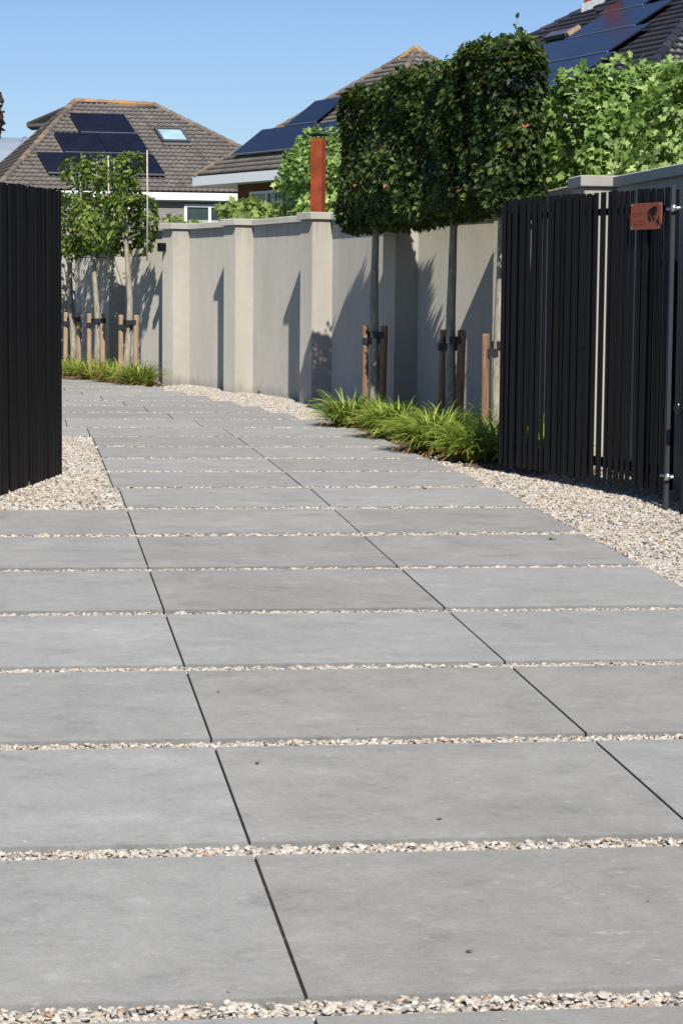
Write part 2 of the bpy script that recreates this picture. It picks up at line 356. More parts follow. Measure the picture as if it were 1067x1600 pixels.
# planting beds (soil) as polygons
BEDS = [[(-0.10, 22.0), (0.10, 20.2), (0.38, 18.9), (0.62, 17.3), (0.95, 16.2), (1.35, 15.6), (1.95, 15.8), (1.90, 16.6), (1.52, 18.1), (0.68, 22.0), (0.30, 23.3), (0.02, 23.2)],
        [(-4.2, 30.2), (-3.3, 29.0), (-2.42, 28.7), (-2.12, 29.6), (-2.95, 31.9), (-4.0, 33.9), (-6.3, 37.6), (-7.4, 37.0)]]
def inside(poly, X, Y):
    r = np.zeros(X.shape, bool); n = len(poly)
    for i in range(n):
        (x1, y1), (x2, y2) = poly[i], poly[(i+1) % n]
        c = ((y1 > Y) != (y2 > Y)); xi = (x2-x1)*(Y-y1)/((y2-y1) if y2 != y1 else 1e-9)+x1
        r ^= c & (X < xi)
    return r
for pl in BEDS:
    c = np.mean(pl, 0); V = [(x, y, float(zg(y))-0.024) for x, y in pl]+[(c[0], c[1], 0.02)]
    tag(mesh('planting_soil', V, [(i, (i+1) % len(pl), len(pl)) for i in range(len(pl))], M['soil']), kind='structure')

# gravel: real pebbles scattered with geometry nodes
def scatter_pts():
    n = 420000
    Y = RNG.uniform(3.6, 33.5, n); X = RNG.uniform(-4.6, 3.9, n)
    zc = Y; px = X/zc*3500/533.5
    keep = (np.abs(px) < 1.10) & (X < wallx(Y)+0.02)
    keep &= ~((X < -0.142*Y) & (Y > 15.4))
    u = X*ca+Y*sa; v = -X*sa+Y*ca-(u-1.2)*SK
    m = 0.004
    for (u0, u1, v0, v1) in slabs:
        keep &= ~((u > u0+m) & (u < u1-m) & (v > v0+m) & (v < v1-m))
    # joints between slab columns stay nearly empty
    for pl in BEDS: keep &= ~inside(pl, X, Y) | (RNG.random(n) < 0.04)
    X, Y, u, v = X[keep], Y[keep], u[keep], v[keep]
    return X, Y
X, Y = scatter_pts()
X2, Y2 = scatter_pts(); X3, Y3 = scatter_pts(); c3 = Y3 < 11.5; X = np.concatenate([X, X2, X3[c3]]); Y = np.concatenate([Y, Y2, Y3[c3]])
X3, Y3 = scatter_pts(); c3 = Y3 < 9; X = np.concatenate([X, X3[c3]]); Y = np.concatenate([Y, Y3[c3]])
k = np.ones(len(X), bool)
u = X*ca+Y*sa; v = -X*sa+Y*ca-(u-1.2)*SK
near = np.zeros(len(X), bool)
for (u0, u1, v0, v1) in slabs:
    near |= ((np.abs(u-u1-0.005) < 0.013) | (np.abs(u-u0+0.005) < 0.013)) & (v > v0+0.004) & (v < v1-0.004)
k &= ~near | (RNG.random(len(X)) < 0.02)
X, Y, near = X[k], Y[k], near[k]
print('pebbles', len(X))
S = RNG.gamma(6, 1/6, len(X))*0.0078+0.003; S = np.clip(S, 0.004, 0.0165); S *= np.where(Y < 11, 0.70, 0.86); S[near] = 0.0035
Z = zg(Y)-0.017-0.004*(Y < 11.5)+RNG.uniform(0, 1, len(X))*np.where(Y < 11.5, 0.009, 0.013); Z[near] -= 0.016
ns = 260; sy = RNG.uniform(4.0, 14.0, ns); sx = RNG.uniform(-1.1, 1.1, ns)*sy*0.152; keep = sx < 2.2
us_ = sx*ca+sy*sa; vs2 = -sx*sa+sy*ca-(us_-1.2)*SK; dg = np.min(np.abs(vs2[:, None]-np.array(BV)[None]), 1); keep &= (dg > 0.065) & (dg < 0.065+RNG.gamma(1.2, 0.07, ns))
X = np.concatenate([X, sx[keep]]); Y = np.concatenate([Y, sy[keep]]); S = np.concatenate([S, RNG.uniform(0.0015, 0.0042, keep.sum())]); Z = np.concatenate([Z, zg(sy[keep])+0.001])
me = bpy.data.meshes.new('gravel'); me.vertices.add(len(X)); me.vertices.foreach_set('co', np.stack([X, Y, Z], -1).ravel())
a = me.attributes.new('psize', 'FLOAT', 'POINT'); a.data.foreach_set('value', S.astype(np.float32))
me.materials.append(M['pebble'])
gr = bpy.data.objects.new('gravel', me); C.objects.link(gr); tag(gr, 'loose beige and grey pebbles filling the slab gaps and verges', 'gravel', kind='stuff')
ng = bpy.data.node_groups.new('gravel_scatter', 'GeometryNodeTree')
ng.interface.new_socket('Geometry', in_out='INPUT', socket_type='NodeSocketGeometry'); ng.interface.new_socket('Geometry', in_out='OUTPUT', socket_type='NodeSocketGeometry')
gi = ng.nodes.new('NodeGroupInput'); go = ng.nodes.new('NodeGroupOutput')
join = ng.nodes.new('GeometryNodeGeometryToInstance')
for q in range(4):
    ico = ng.nodes.new('GeometryNodeMeshIcoSphere'); ico.inputs['Subdivisions'].default_value = 2; ico.inputs['Radius'].default_value = 1.0
    pos = ng.nodes.new('GeometryNodeInputPosition'); nz = ng.nodes.new('ShaderNodeTexNoise'); nz.noise_dimensions = '4D'
    nz.inputs['W'].default_value = q*3.7; nz.inputs['Scale'].default_value = 0.9; nz.inputs['Detail'].default_value = 1
    vm = ng.nodes.new('ShaderNodeVectorMath'); vm.operation = 'SUBTRACT'; vm.inputs[1].default_value = (0.5, 0.5, 0.5)
    vm2 = ng.nodes.new('ShaderNodeVectorMath'); vm2.operation = 'SCALE'; vm2.inputs['Scale'].default_value = 1.5
    sp = ng.nodes.new('GeometryNodeSetPosition'); sm = ng.nodes.new('GeometryNodeSetMaterial'); sm.inputs['Material'].default_value = M['pebble']
    ss = ng.nodes.new('GeometryNodeSetShadeSmooth')
    L = ng.links.new
    L(pos.outputs[0], nz.inputs['Vector']); L(nz.outputs['Color'], vm.inputs[0]); L(vm.outputs[0], vm2.inputs[0]); L(vm2.outputs[0], sp.inputs['Offset'])
    L(ico.outputs[0], sp.inputs[0]); L(sp.outputs[0], sm.inputs[0]); L(sm.outputs[0], ss.inputs[0]); L(ss.outputs[0], join.inputs[0])
iop = ng.nodes.new('GeometryNodeInstanceOnPoints'); iop.inputs['Pick Instance'].default_value = True
rv = ng.nodes.new('FunctionNodeRandomValue'); rv.data_type = 'FLOAT_VECTOR'; rv.inputs[1].default_value = (6.28, 6.28, 6.28)
# rotation: flat stones mostly lie flat
rv.inputs[0].default_value = (-0.5, -0.5, 0); rv.inputs[1].default_value = (0.5, 0.5, 6.28)
rs = ng.nodes.new('FunctionNodeRandomValue'); rs.data_type = 'FLOAT_VECTOR'; rs.inputs[0].default_value = (0.85, 0.6, 0.32); rs.inputs[1].default_value = (1.5, 1.05, 0.68); rs.inputs['Seed'].default_value = 5
na = ng.nodes.new('GeometryNodeInputNamedAttribute'); na.data_type = 'FLOAT'; na.inputs['Name'].default_value = 'psize'
sc = ng.nodes.new('ShaderNodeVectorMath'); sc.operation = 'SCALE'
L(rs.outputs[0], sc.inputs[0]); L(na.outputs[0], sc.inputs['Scale'])
L(gi.outputs[0], iop.inputs['Points']); L(join.outputs[0], iop.inputs['Instance']); L(rv.outputs[0], iop.inputs['Rotation']); L(sc.outputs[0], iop.inputs['Scale'])
L(iop.outputs[0], go.inputs[0])
md = gr.modifiers.new('scatter', 'NODES'); md.node_group = ng

# ------------------------------------------------------------ garden wall
WT = 2.03; CT = 0.075                              # wall top, coping thickness
wall = thing('garden_wall', (0, 20, 0), 'long grey plastered garden wall with buttress pillars and a stone coping along the driveway', 'wall')
for i in range(len(J)-1):
    a = Vector((J[i][0], J[i][1], 0)); b = Vector((J[i+1][0], J[i+1][1], 0)); d = (b-a).normalized(); nin = Vector((-d.y, d.x, 0))
    if nin.x > 0: nin = -nin                        # nin points at the driveway
    th = 0.22
    mb = MB(); z0 = -0.1
    ov = 0.02
    mb.box((a+b)/2-nin*th/2+Vector((0, 0, (WT+z0)/2)), d*((b-a).length/2+(ov if i < len(J)-2 else 0)), nin*th/2, Vector((0, 0, (WT-z0)/2)))
    mb.build('wall_panel', M['stucco'], wall)
    mb = MB(); L_ = (b-a).length; n = max(1, round((L_)/0.98)); st = L_/n
    for q in range(n):
        c = a+d*(st*(q+0.5)); mb.bevbox(c-nin*(th/2-0.0)+Vector((0, 0, WT+CT/2+0.001*(q % 2))), d*(st/2-0.002), nin*(th/2+0.035), Vector((0, 0, CT/2)), 0.005)
    mb.build('coping', M['coping'], wall)
for i in range(1, len(J)-2):
    b = Vector((J[i][0], J[i][1], 0)); a = Vector((J[i-1][0], J[i-1][1], 0)); d = (b-a).normalized(); nin = Vector((-d.y, d.x, 0))
    if nin.x > 0: nin = -nin
    PL, PP = 0.40, 0.235
    c = b-d*PL/2+nin*(PP/2-0.03)
    mb = MB(); mb.bevbox(c+Vector((0, 0, (WT-0.1)/2)), d*PL/2, nin*(PP/2+0.03), Vector((0, 0, (WT+0.1)/2-0.001)), 0.004)
    pil = mb.build('pillar', M['stucco'], wall)
    mb = MB(); mb.bevbox(b-d*PL/2+nin*(PP/2-0.05)+Vector((0, 0, WT+CT/2+0.004)), d*(PL/2+0.035), nin*(PP/2+0.05+0.035), Vector((0, 0, CT/2+0.003)), 0.006)
    mb.build('pillar_cap', M['coping'], pil)

# wall lamp on the pillar at J[3]
b = Vector((J[3][0], J[3][1], 0)); a = Vector((J[2][0], J[2][1], 0)); d = (b-a).normalized(); nin = Vector((-abs(d.y), d.x, 0)); nin = Vector((-d.y, d.x, 0)); nin = nin if nin.x < 0 else -nin
c = b-d*0.30+nin*0.235
lamp = thing('wall_lamp', (c.x, c.y, 1.72), 'small black box lamp mounted near the top of a wall pillar beside the far trees', 'lamp')
mb = MB(); mb.bevbox(c+nin*0.045+Vector((0, 0, 1.80)), d*0.05, nin*0.045, Vector((0, 0, 0.055)), 0.004); mb.build('housing', M['black'], lamp)
mb = MB(); mb.bevbox(c+nin*0.045+Vector((0, 0, 1.742)), d*0.04, nin*0.035, Vector((0, 0, 0.004)), 0.001); mb.build('lens', M['frame'], lamp)

# ------------------------------------------------------------ gates
def gate(P0, P1, label, both, seed, side):
    """P0 hinge end, P1 free end; side = unit vector sign toward the driveway"""
    rnd = random.Random(seed)
    a = Vector((*P0, 0)); b = Vector((*P1, 0)); d = (b-a).normalized(); L_ = (b-a).length
    n = Vector((-d.y, d.x, 0)); n = n if n.x*side > 0 else -n
    g = thing('driveway_gate', (P0[0], P0[1], float(zg(P0[1]))), label, 'gate', 0, 'black slatted driveway gate leaves')
    zb, zt = (-0.03, 1.925) if both else (0.05, 1.915)
    mb = MB()
    for z, hh in ((1.79, 0.022), (0.17, 0.03), ):
        mb.bevbox(a+d*L_/2-n*0.040+Vector((0, 0, z)), d*(L_/2-0.002), n*0.018, Vector((0, 0, hh)), 0.002)
    for s in (0.025, L_-0.025):
        mb.bevbox(a+d*s-n*0.040+Vector((0, 0, (zb+zt)/2)), d*0.022, n*0.020, Vector((0, 0, (zt-zb)/2-0.01)), 0.002)
    mb.build('gate_frame', M['black'], g)
    x = 0.0
    while x < L_-0.02:
        wd = rnd.choice([0.035, 0.045, 0.05, 0.06, 0.075]); gp = rnd.choice([0.025, 0.03, 0.035, 0.045]); dep = rnd.choice([0.005, 0.007, 0.009]); back = both or rnd.random() < 0.5
        if not both and 0.67 < x < 0.93: wd, gp, dep, back = rnd.choice([0.045, 0.055, 0.065]), 0.033, 0.0035, False
        elif not both and 0.55 < x < 1.2: gp, back = 0.03, True
        wd = min(wd, L_-x)
        mb = MB()
        mb.bevbox(a+d*(x+wd/2)-n*(0.0145-dep)+Vector((0, 0, (zb+zt)/2+rnd.uniform(-.004, .004))), d*wd/2, n*dep, Vector((0, 0, (zt-zb)/2)), 0.002)
        mb.build('slat', M['black'], g)
        if back:
            mb = MB(); mb.bevbox(a+d*min(x+wd+gp/2, L_-0.05)-n*0.070+Vector((0, 0, (zb+zt)/2)), d*(0.045 if both else gp*0.8), n*0.008, Vector((0, 0, (zt-zb)/2-0.006)), 0.002)
            mb.build('slat', M['black'], g)
        x += wd+gp
    return g, a, d, n, L_
gR = gate((1.995, 13.80), (1.112, 15.88), 'black vertical slat gate leaf standing open on the right, carrying a rusty name plate', False, 5, -1)
gL = gate((-2.255, 13.16), (-1.917, 15.42), 'black vertical slat gate leaf standing open at left, without a name plate', True, 9, 1)

# hinge post, hinges
pz = float(zg(13.6))
pt = thing('gate_post', (2.03, 13.60, pz), 'slim blue-grey steel gate post with bright hinge bolts at the right edge', 'post')
mb = MB(); mb.bevbox((1.975, 13.60, 0.94), (0.013, 0, 0), (0, 0.03, 0), (0, 0, 0.98), 0.003); mb.build('upright', M['post'], pt)
for z in (1.78, 0.16):
    mb = MB(); mb.tube([(1.95, 13.70, z), (2.03, 13.66, z)], 0.009, 10)
    mb.build('hinge', M['steel'], pt, True); mb = MB(); mb.tube([(1.975, 13.56, z-0.020), (1.975, 13.56, z+0.020)], 0.016, 10); mb.tube([(1.97, 13.57, z), (2.02, 13.55, z)], 0.012, 8)
    mb.build('hinge', M['steel'], pt, True)
# pedestrian door leaf beside it
dr = thing('side_door', (2.30, 13.42, pz), 'black metal side door with a round knob at the right edge of the picture', 'door')
mb = MB(); mb.bevbox((2.47, 13.42, 0.90), (0.44, 0, 0), (0, 0.022, 0), (0, 0, 0.93), 0.004); mb.build('door_leaf', M['black'], dr)
mb = MB(); mb.tube([(2.07, 13.39, 0.59), (2.025, 13.375, 0.59)], 0.008, 8)
mb.tube([(2.022, 13.375, 0.55), (2.010, 13.37, 0.557), (2.000, 13.365, 0.575), (1.998, 13.365, 0.59), (2.000, 13.365, 0.605), (2.010, 13.37, 0.623), (2.022, 13.375, 0.63)], [0.004, 0.016, 0.022, 0.024, 0.022, 0.016, 0.004], 12)
mb.build('knob', plain('glossy_black', (0.01, 0.01, 0.01), 0.15, 0.0, 0.1), dr, True)

# name plate on the right gate
g_, a, d, n, L_ = gR
c = a+d*0.262+n*0.020+Vector((0, 0, 1.745)); pw, ph = 0.185, 0.082
rust = plain('rusty_plate', (0.26, 0.065, 0.025), 0.75, 0.0, 0.25, 18, 0.2)
sg = thing('name_plate', (c.x, c.y, c.z-ph), 'small rust-brown steel name plate with black cut-out marks fixed to the slatted gate', 'sign')
mb = MB(); mb.bevbox(c, d*pw, n*0.003, Vector((0, 0, ph)), 0.001); mb.build('plate', rust, sg)
mb = MB(); rd = random.Random(3)
# cut-out emblem: a fan of slanting strokes over a cluster of small blots
def stroke(mbx, x0, z0, x1, z1, wd, lift=0.0045):
    # x in plate widths from left (0..1), z in plate heights from bottom (0..1); left on the picture is the far end of d
    p = c+d*(pw-2*pw*x0)+Vector((0, 0, -ph+2*ph*z0)); q = c+d*(pw-2*pw*x1)+Vector((0, 0, -ph+2*ph*z1))
    t_ = (q-p); l = t_.length; t_.normalize(); o_ = t_.cross(n).normalized()
    mbx.box((p+q)/2+n*lift, t_*l/2, o_*wd, n*0.0009)
for (x0, z0, x1, z1, wd) in [(0.60, 0.72, 0.84, 0.86, 0.0045), (0.62, 0.64, 0.86, 0.80, 0.005), (0.66, 0.58, 0.86, 0.71, 0.004), (0.70, 0.50, 0.79, 0.62, 0.007), (0.55, 0.66, 0.60, 0.60, 0.004),
                              (0.57, 0.52, 0.64, 0.50, 0.004), (0.58, 0.40, 0.66, 0.44, 0.005), (0.72, 0.44, 0.78, 0.38, 0.008), (0.62, 0.32, 0.66, 0.36, 0.006), (0.90, 0.42, 0.92, 0.46, 0.005),
                              (0.86, 0.30, 0.91, 0.34, 0.008), (0.90, 0.20, 0.94, 0.25, 0.006), (0.82, 0.55, 0.85, 0.58, 0.004)]:
    stroke(mb, x0, z0, x1, z1, wd)
mb.build('cut_out_mark', M['black'], sg)
mb = MB()
for row, (z, x0, x1) in enumerate([(0.66, 0.09, 0.40), (0.56, 0.12, 0.22), (0.36, 0.10, 0.50), (0.25, 0.10, 0.42)]):
    x = x0
    while x < x1:
        hh = rd.uniform(0.02, 0.05); stroke(mb, x, z-hh, x+rd.uniform(-0.008, 0.012), z+hh, 0.0014); x += rd.uniform(0.02, 0.035)
mb.build('lettering', plain('dark_rust', (0.19, 0.05, 0.02), 0.8), sg)
mb = MB()
for sx in (0.04, 0.96):
    for sz in (0.07, 0.93):
        mb = MB(); p = c+d*(pw-2*pw*sx)+Vector((0, 0, -ph+2*ph*sz)); mb.tube([p+n*0.002, p+n*0.006], 0.005, 8); mb.build('screw', M['steel'], sg)

# ------------------------------------------------------------ foliage
def leaf_oval():
    V = np.array([(0, 0, 0), (.32, .30, .07), (.32, 0, 0), (.32, -.30, .07), (.68, .24, .05), (.68, 0, -.02), (.68, -.24, .05), (1, 0, -.10)])
    F = np.array([(0, 2, 1), (0, 3, 2), (1, 2, 5), (1, 5, 4), (2, 3, 6), (2, 6, 5), (4, 5, 7), (5, 6, 7)]); return V, F
def leaf_lobed():
    ang = [-150, -125, -95, -62, -42, -20, 0, 20, 42, 62, 95, 125, 150]; rad = [.26, .42, .32, .56, .36, .44, .64, .44, .36, .56, .32, .42, .26]
    V = [(0.35, 0, 0)]
    for a_, r_ in zip(ang, rad): V.append((0.35+r_*math.cos(R(a_)), r_*math.sin(R(a_)), 0.05*math.cos(R(a_*3))-0.18*r_*r_))
    F = [(0, i, i+1) for i in range(1, 13)]+[(0, 13, 1)]; return np.array(V), np.array(F)
def leaves(name, P, Nn, D, S, T, tmpl, mat, parent):
    """P positions, Nn leaf normals, D pointing directions, S sizes, T tones"""
    V, F = tmpl; n = len(P)
    Nn = Nn/np.linalg.norm(Nn, axis=1, keepdims=True); D = D-Nn*np.sum(D*Nn, 1, keepdims=True); D /= np.linalg.norm(D, axis=1, keepdims=True)+1e-9
    B = np.cross(Nn, D)
    W_ = P[:, None, :]+S[:, None, None]*(V[None, :, 0:1]*D[:, None, :]+V[None, :, 1:2]*B[:, None, :]+V[None, :, 2:3]*Nn[:, None, :])
    FF = (F[None]+(np.arange(n)*len(V))[:, None, None]).reshape(-1, 3)
    return mesh(name, W_.reshape(-1, 3), FF, mat, parent, tone=np.repeat(T, len(V)))
def blob_noise(P, seed, k=2.0):
    r = np.random.default_rng(seed); s = 0
    for i in range(5):
        f = r.normal(size=3)*k*(1+0.6*i); s = s+np.sin(P@f+r.uniform(0, 6.28))/(1+0.5*i)
    return s/2.2
def crown_box(name, c, hl, hw, z0, z1, yaw, count, size, mat, parent, seed, shape=leaf_oval, rough=0.07, cull=0.3, shell=0.75, topf=None, up=0.5, extra=None, e=4.0, nr_=0.55):
    """clipped screen-like crown: local x along the row (half length hl), local y across (half width hw)"""
    r = np.random.default_rng(seed); n = int(count*1.6)
    q = r.uniform(-1, 1, (n, 3))
    # push a share of leaves out to the shell
    ax = r.choice(3, n, p=[0.22, 0.56, 0.22]); sh = r.random(n) < shell
    sg_ = np.sign(q[np.arange(n), ax]); q[np.arange(n)[sh], ax[sh]] = (sg_*r.uniform(0.82, 1.0, n))[sh]
    nr = (np.abs(q)**e).sum(1)**(1/e); q = q/np.maximum(nr, 1)[:, None]
    H_ = (z1-z0)/2; loc = q*np.array([hl, hw, H_])
    bn = blob_noise(loc, seed+1, 3.0); loc += (q/np.maximum(np.linalg.norm(q, axis=1, keepdims=True), .3))*bn[:, None]*rough
    cn = blob_noise(loc, seed+2, 5.0); keep = cn > (-1.0+cull)
    out = q.copy(); out[:, 1] *= 1.6
    cy, sy = math.cos(yaw), math.sin(yaw)
    def rot(A): return np.stack([A[:, 0]*cy-A[:, 1]*sy, A[:, 0]*sy+A[:, 1]*cy, A[:, 2]], -1)
    P = rot(loc)+np.array([c[0], c[1], (z0+z1)/2])
    if topf is not None: keep &= topf(loc, P)
    Nn = rot(out)*0.9+r.normal(size=(n, 3))*nr_+np.array([0, 0, up])
    D = rot(out)*0.5+r.normal(size=(n, 3))*0.75+np.array([0, 0, -0.4])
    T = np.clip(0.5+0.2*blob_noise(loc, seed+3, 4.0)+r.normal(size=n)*0.26, 0, 0.93); T[r.random(n) < 0.006] = 1.0
    S_ = size*r.uniform(0.65, 1.3, n)
    idx = np.where(keep)[0][:count]
    if extra is not None:
        m_ = len(extra); P = np.concatenate([P[idx], extra]); Nn = np.concatenate([Nn[idx], r.normal(size=(m_, 3))+np.array([0, 0, .4])]); D = np.concatenate([D[idx], r.normal(size=(m_, 3))])
        S_ = np.concatenate([S_[idx], size*r.uniform(.9, 1.4, m_)]); T = np.concatenate([T[idx], r.uniform(.4, .9, m_)]); idx = np.arange(len(P))
    return leaves(name, P[idx], Nn[idx], D[idx], S_[idx], T[idx], shape(), mat, parent)
def limbs(base, z1, hl, yaw, n, seed, r0, parent, zc, bend=0.0, nm='trunk'):
    r = random.Random(seed); mb = MB(); x, y = base; pts = []; rad = []
    zb = float(zg(y))-0.05
    for i in range(9):
        f = i/8; pts.append((x+bend*math.sin(f*9+seed)*0.02, y+bend*math.cos(f*7+seed)*0.02, zb+(z1-zb)*f)); rad.append(r0*(1.15-0.75*f) if i else r0*1.35)
    mb.tube(pts, rad, 10)
    for k in range(n):
        z = zc+(z1-zc)*(k+0.5)/n; s = 1 if k % 2 else -1; l = hl*r.uniform(.6, .9)
        p = [(x+s*l*f*math.cos(yaw)+r.uniform(-.02, .02), y+s*l*f*math.sin(yaw)+r.uniform(-.02, .02), z+0.22*l*f) for f in (0, .35, .7, 1)]
        mb.tube(p, [r0*.4, r0*.3, r0*.2, r0*.08], 6)
    return mb.build(nm, M['bark'], parent, True)

TREES = [((0.302, 21.55), 'nearest left end'), ((0.945, 19.65), ''), ((1.25, 18.0), '')]
YAW = math.atan2(-3.6, 0.95)
tl = ['pleached hornbeam with dark clipped crown, farthest of the three big ones, its trunk partly sunlit',
      'pleached hornbeam with dark clipped crown and shaded dark trunk, middle of the three big ones',
      'tallest pleached hornbeam with dark clipped crown, its trunk half hidden behind the slatted gate']
crowns = [((0.42, 21.30), 1.12, 0.22, 1.83, 3.20), ((0.82, 19.75), 1.14, 0.23, 1.89, 3.22), ((1.21, 18.10), 0.74, 0.20, 1.93, 3.21)]
for i, ((x, y), _) in enumerate(TREES):
    t = thing('hornbeam_tree', (x, y, 0), tl[i], 'tree', 0, 'large pleached hornbeams by the gate')
    limbs((x, y), 3.0, 0.55, YAW, 12, i+1, 0.047, t, 1.85, 0.4)
    cc, hl, hw, z0, z1 = crowns[i]
    rr = np.random.default_rng(50+i); k = 24+8*i; PS = np.zeros((k*6, 3)); hs = 0.062
    for s_ in range(k):
        f = rr.uniform(-.95, .95); bx = cc[0]+f*hl*math.cos(YAW); by = cc[1]+f*hl*math.sin(YAW)+rr.uniform(-.1, .1); hh = rr.uniform(0.03, 0.11)
        if s_ == k-1 and i == 2: bx, by, hh = 1.33, 17.7, 0.24
        for q in range(6): PS[s_*6+q] = (bx+rr.normal()*0.02, by+rr.normal()*0.03, z1-0.05+hh*q/5)
    if i == 2:
        mt = MB(); mt.tube([(1.30, 17.75, z1-.15), (1.325, 17.72, z1+.08), (1.33, 17.7, z1+.17)], [.005, .004, .002], 6); mt.build('shoot', M['bark'], t)
        L2 = PS[(k-1)*6:]; L2[:, 0] = 1.325+rr.normal(size=6)*.006; L2[:, 1] = 17.71; L2[:, 2] = z1+np.linspace(-.02, .17, 6)
    crown_box('crown', cc, hl, hw, z0, z1, YAW, [18500, 16500, 12000][i], 0.058, M['horn'], t, 20+i*7, rough=0.10, cull=[0.15, 0.36, 0.32][i], extra=PS, e=5.5, nr_=0.95, up=0.75)

def stake(x, y, h, mat, label, grp, strap_to, zst, wd=0.036):
    zb = float(zg(y)); t = thing('tree_stake', (x, y, zb), label, 'stake', 0, grp)
    mb = MB(); lean = Vector((random.uniform(-.008, .008), random.uniform(-.008, .008), 0))
    pts = [Vector((x, y, zb-0.1)), Vector((x, y, zb+h*0.5))+lean, Vector((x, y, zb+h-0.012))+lean*2, Vector((x, y, zb+h))+lean*2]
    mb.tube(pts, [wd, wd, wd, wd*0.82], 14); mb.build('post', mat, t, False)
    tr = Vector((*strap_to, 0)); p = Vector((x, y, 0)); dv = (tr-p); L_ = dv.length; dv.normalize(); pn = Vector((-dv.y, dv.x, 0))
    mb = MB(); hh = 0.032
    zt = zb+zst
    # band round the stake and two runs out to the trunk
    ring = []
    for k in range(14):
        q = 2*math.pi*k/14; ring.append((x+math.cos(q)*(wd+0.004), y+math.sin(q)*(wd+0.004)))
    V = [(a_, b_, zt-hh) for a_, b_ in ring]+[(a_, b_, zt+hh) for a_, b_ in ring]
    mb.add(V, [(k, (k+1) % 14, 14+(k+1) % 14, 14+k) for k in range(14)])
    for s in (-1, 1):
        q0 = p+dv*(wd*0.4)+pn*s*(wd+0.003); q1 = tr+pn*s*0.046
        mb.box((q0+q1)/2+Vector((0, 0, zt)), (q1-q0)/2, pn*0.003, Vector((0, 0, hh)))
    mb.box(tr+dv*0.048+Vector((0, 0, zt)), pn*0.048, dv*0.003, Vector((0, 0, hh)))
    mb.box(p+dv*(L_*0.5)+Vector((0, 0, zt)), dv*(L_*0.5-0.05), pn*0.02, Vector((0, 0, hh*0.98)))
    mb.build('strap', M['strap'], t)
sl_ = [('brown wooden stake left of the farthest big hornbeam', 'sunlit wooden stake right of the farthest big hornbeam'),
       ('brown wooden stake left of the middle big hornbeam', 'shaded wooden stake right of the dark middle hornbeam trunk'),
       ('brown wooden stake left of the tallest hornbeam, just clear of the slatted gate', 'brown wooden stake half hidden behind the edge of the slatted gate')]
for i, ((x, y), _) in enumerate(TREES):
    off = 0.092 if i < 2 else 0.11
    stake(x-off+0.01, y+0.02, 0.93, M['stake'], sl_[i][0], 'stakes of the big hornbeams', (x, y), 0.78, 0.031)
    stake(x+off-0.018, y-0.05, 0.93, M['stake'], sl_[i][1], 'stakes of the big hornbeams', (x, y), 0.84, 0.037)

# far young hornbeams with frames
FT = [((-2.88, 30.1), 'far young hornbeam with a narrow pointed top, right of the far row', 0), ((-3.45, 31.4), 'far young hornbeam with flat open top, middle of the far row', 1), ((-3.92, 32.5), 'far young hornbeam partly hidden behind the left gate leaf', 2)]
YF = math.atan2(-2.1, 1.0)
for (x, y), lb, i in FT:
    t = thing('hornbeam_tree', (x, y, 0), lb, 'tree', 0, 'young hornbeams at the far end')
    limbs((x, y), 3.0, 0.5, YF, 10, 11+i, 0.046, t, 1.7, 1.4)
    if i == 0:
        crown_box('crown', (x+0.03, y), 0.38, 0.26, 1.70, 2.5, YF, 1700, 0.072, M['horn2'], t, 70, rough=0.16, cull=0.75)
        crown_box('upper_crown', (x, y), 0.22, 0.19, 2.38, 3.10, YF, 900, 0.07, M['horn2'], t, 75, rough=0.13, cull=0.6)
    elif i == 1:
        crown_box('crown', (x-.02, y), 0.42, 0.27, 1.70, 2.5, YF, 1700, 0.072, M['horn2'], t, 80, rough=0.16, cull=0.75)
        crown_box('upper_crown', (x-0.1, y), 0.65, 0.26, 2.72, 3.05, YF, 620, 0.07, M['horn2'], t, 85, rough=0.10, cull=0.55)
        crown_box('middle_crown', (x+0.02, y+.1), 0.4, 0.22, 2.45, 2.8, YF, 380, 0.07, M['horn2'], t, 86, rough=0.10, cull=0.5)
    else:
        crown_box('crown', (x+0.02, y), 0.5, 0.30, 1.70, 2.62, YF, 1500, 0.072, M['horn2'], t, 90, rough=0.16, cull=0.75)
    stake(x-0.10, y+0.03, 0.90, M['stake2'], ['pale wooden stake left of the nearest young hornbeam', 'pale wooden stake left of the middle young hornbeam', 'pale wooden stake left of the farthest young hornbeam'][i], 'stakes of the young hornbeams', (x, y), 0.74, 0.034)
    stake(x+0.105, y-0.04, 0.90, M['stake2'], ['pale wooden stake right of the nearest young hornbeam', 'pale wooden stake right of the middle young hornbeam', 'pale wooden stake right of the farthest young hornbeam'][i], 'stakes of the young hornbeams', (x, y), 0.80, 0.036)
for (xa, ya, xb, yb, zt, zb_, lb) in [(-2.57, 29.5, -3.21, 30.8, 3.05, 1.62, 'thin pole frame holding the nearest young hornbeam flat'), (-3.17, 31.15, -3.80, 32.6, 3.0, 1.62, 'thin pole frame holding the middle young hornbeam flat')]:
    t = thing('training_frame', ((xa+xb)/2, (ya+yb)/2, zb_), lb, 'trellis', 0, 'pole frames in the young hornbeams')
    for (px, py) in ((xa, ya), (xb, yb)):
        mb = MB(); mb.tube([(px, py, zb_), (px+.004, py, (zt+zb_)/2), (px, py, zt)], 0.0095, 8); mb.build('pole', M['pole'], t, True)
    for z in (zt-0.05, 2.52, 2.05, 1.68):
        mb = MB(); mb.tube([(xa, ya, z), (xb, yb, z+0.01)], 0.006, 6); mb.build('crossbar', M['strap'], t)

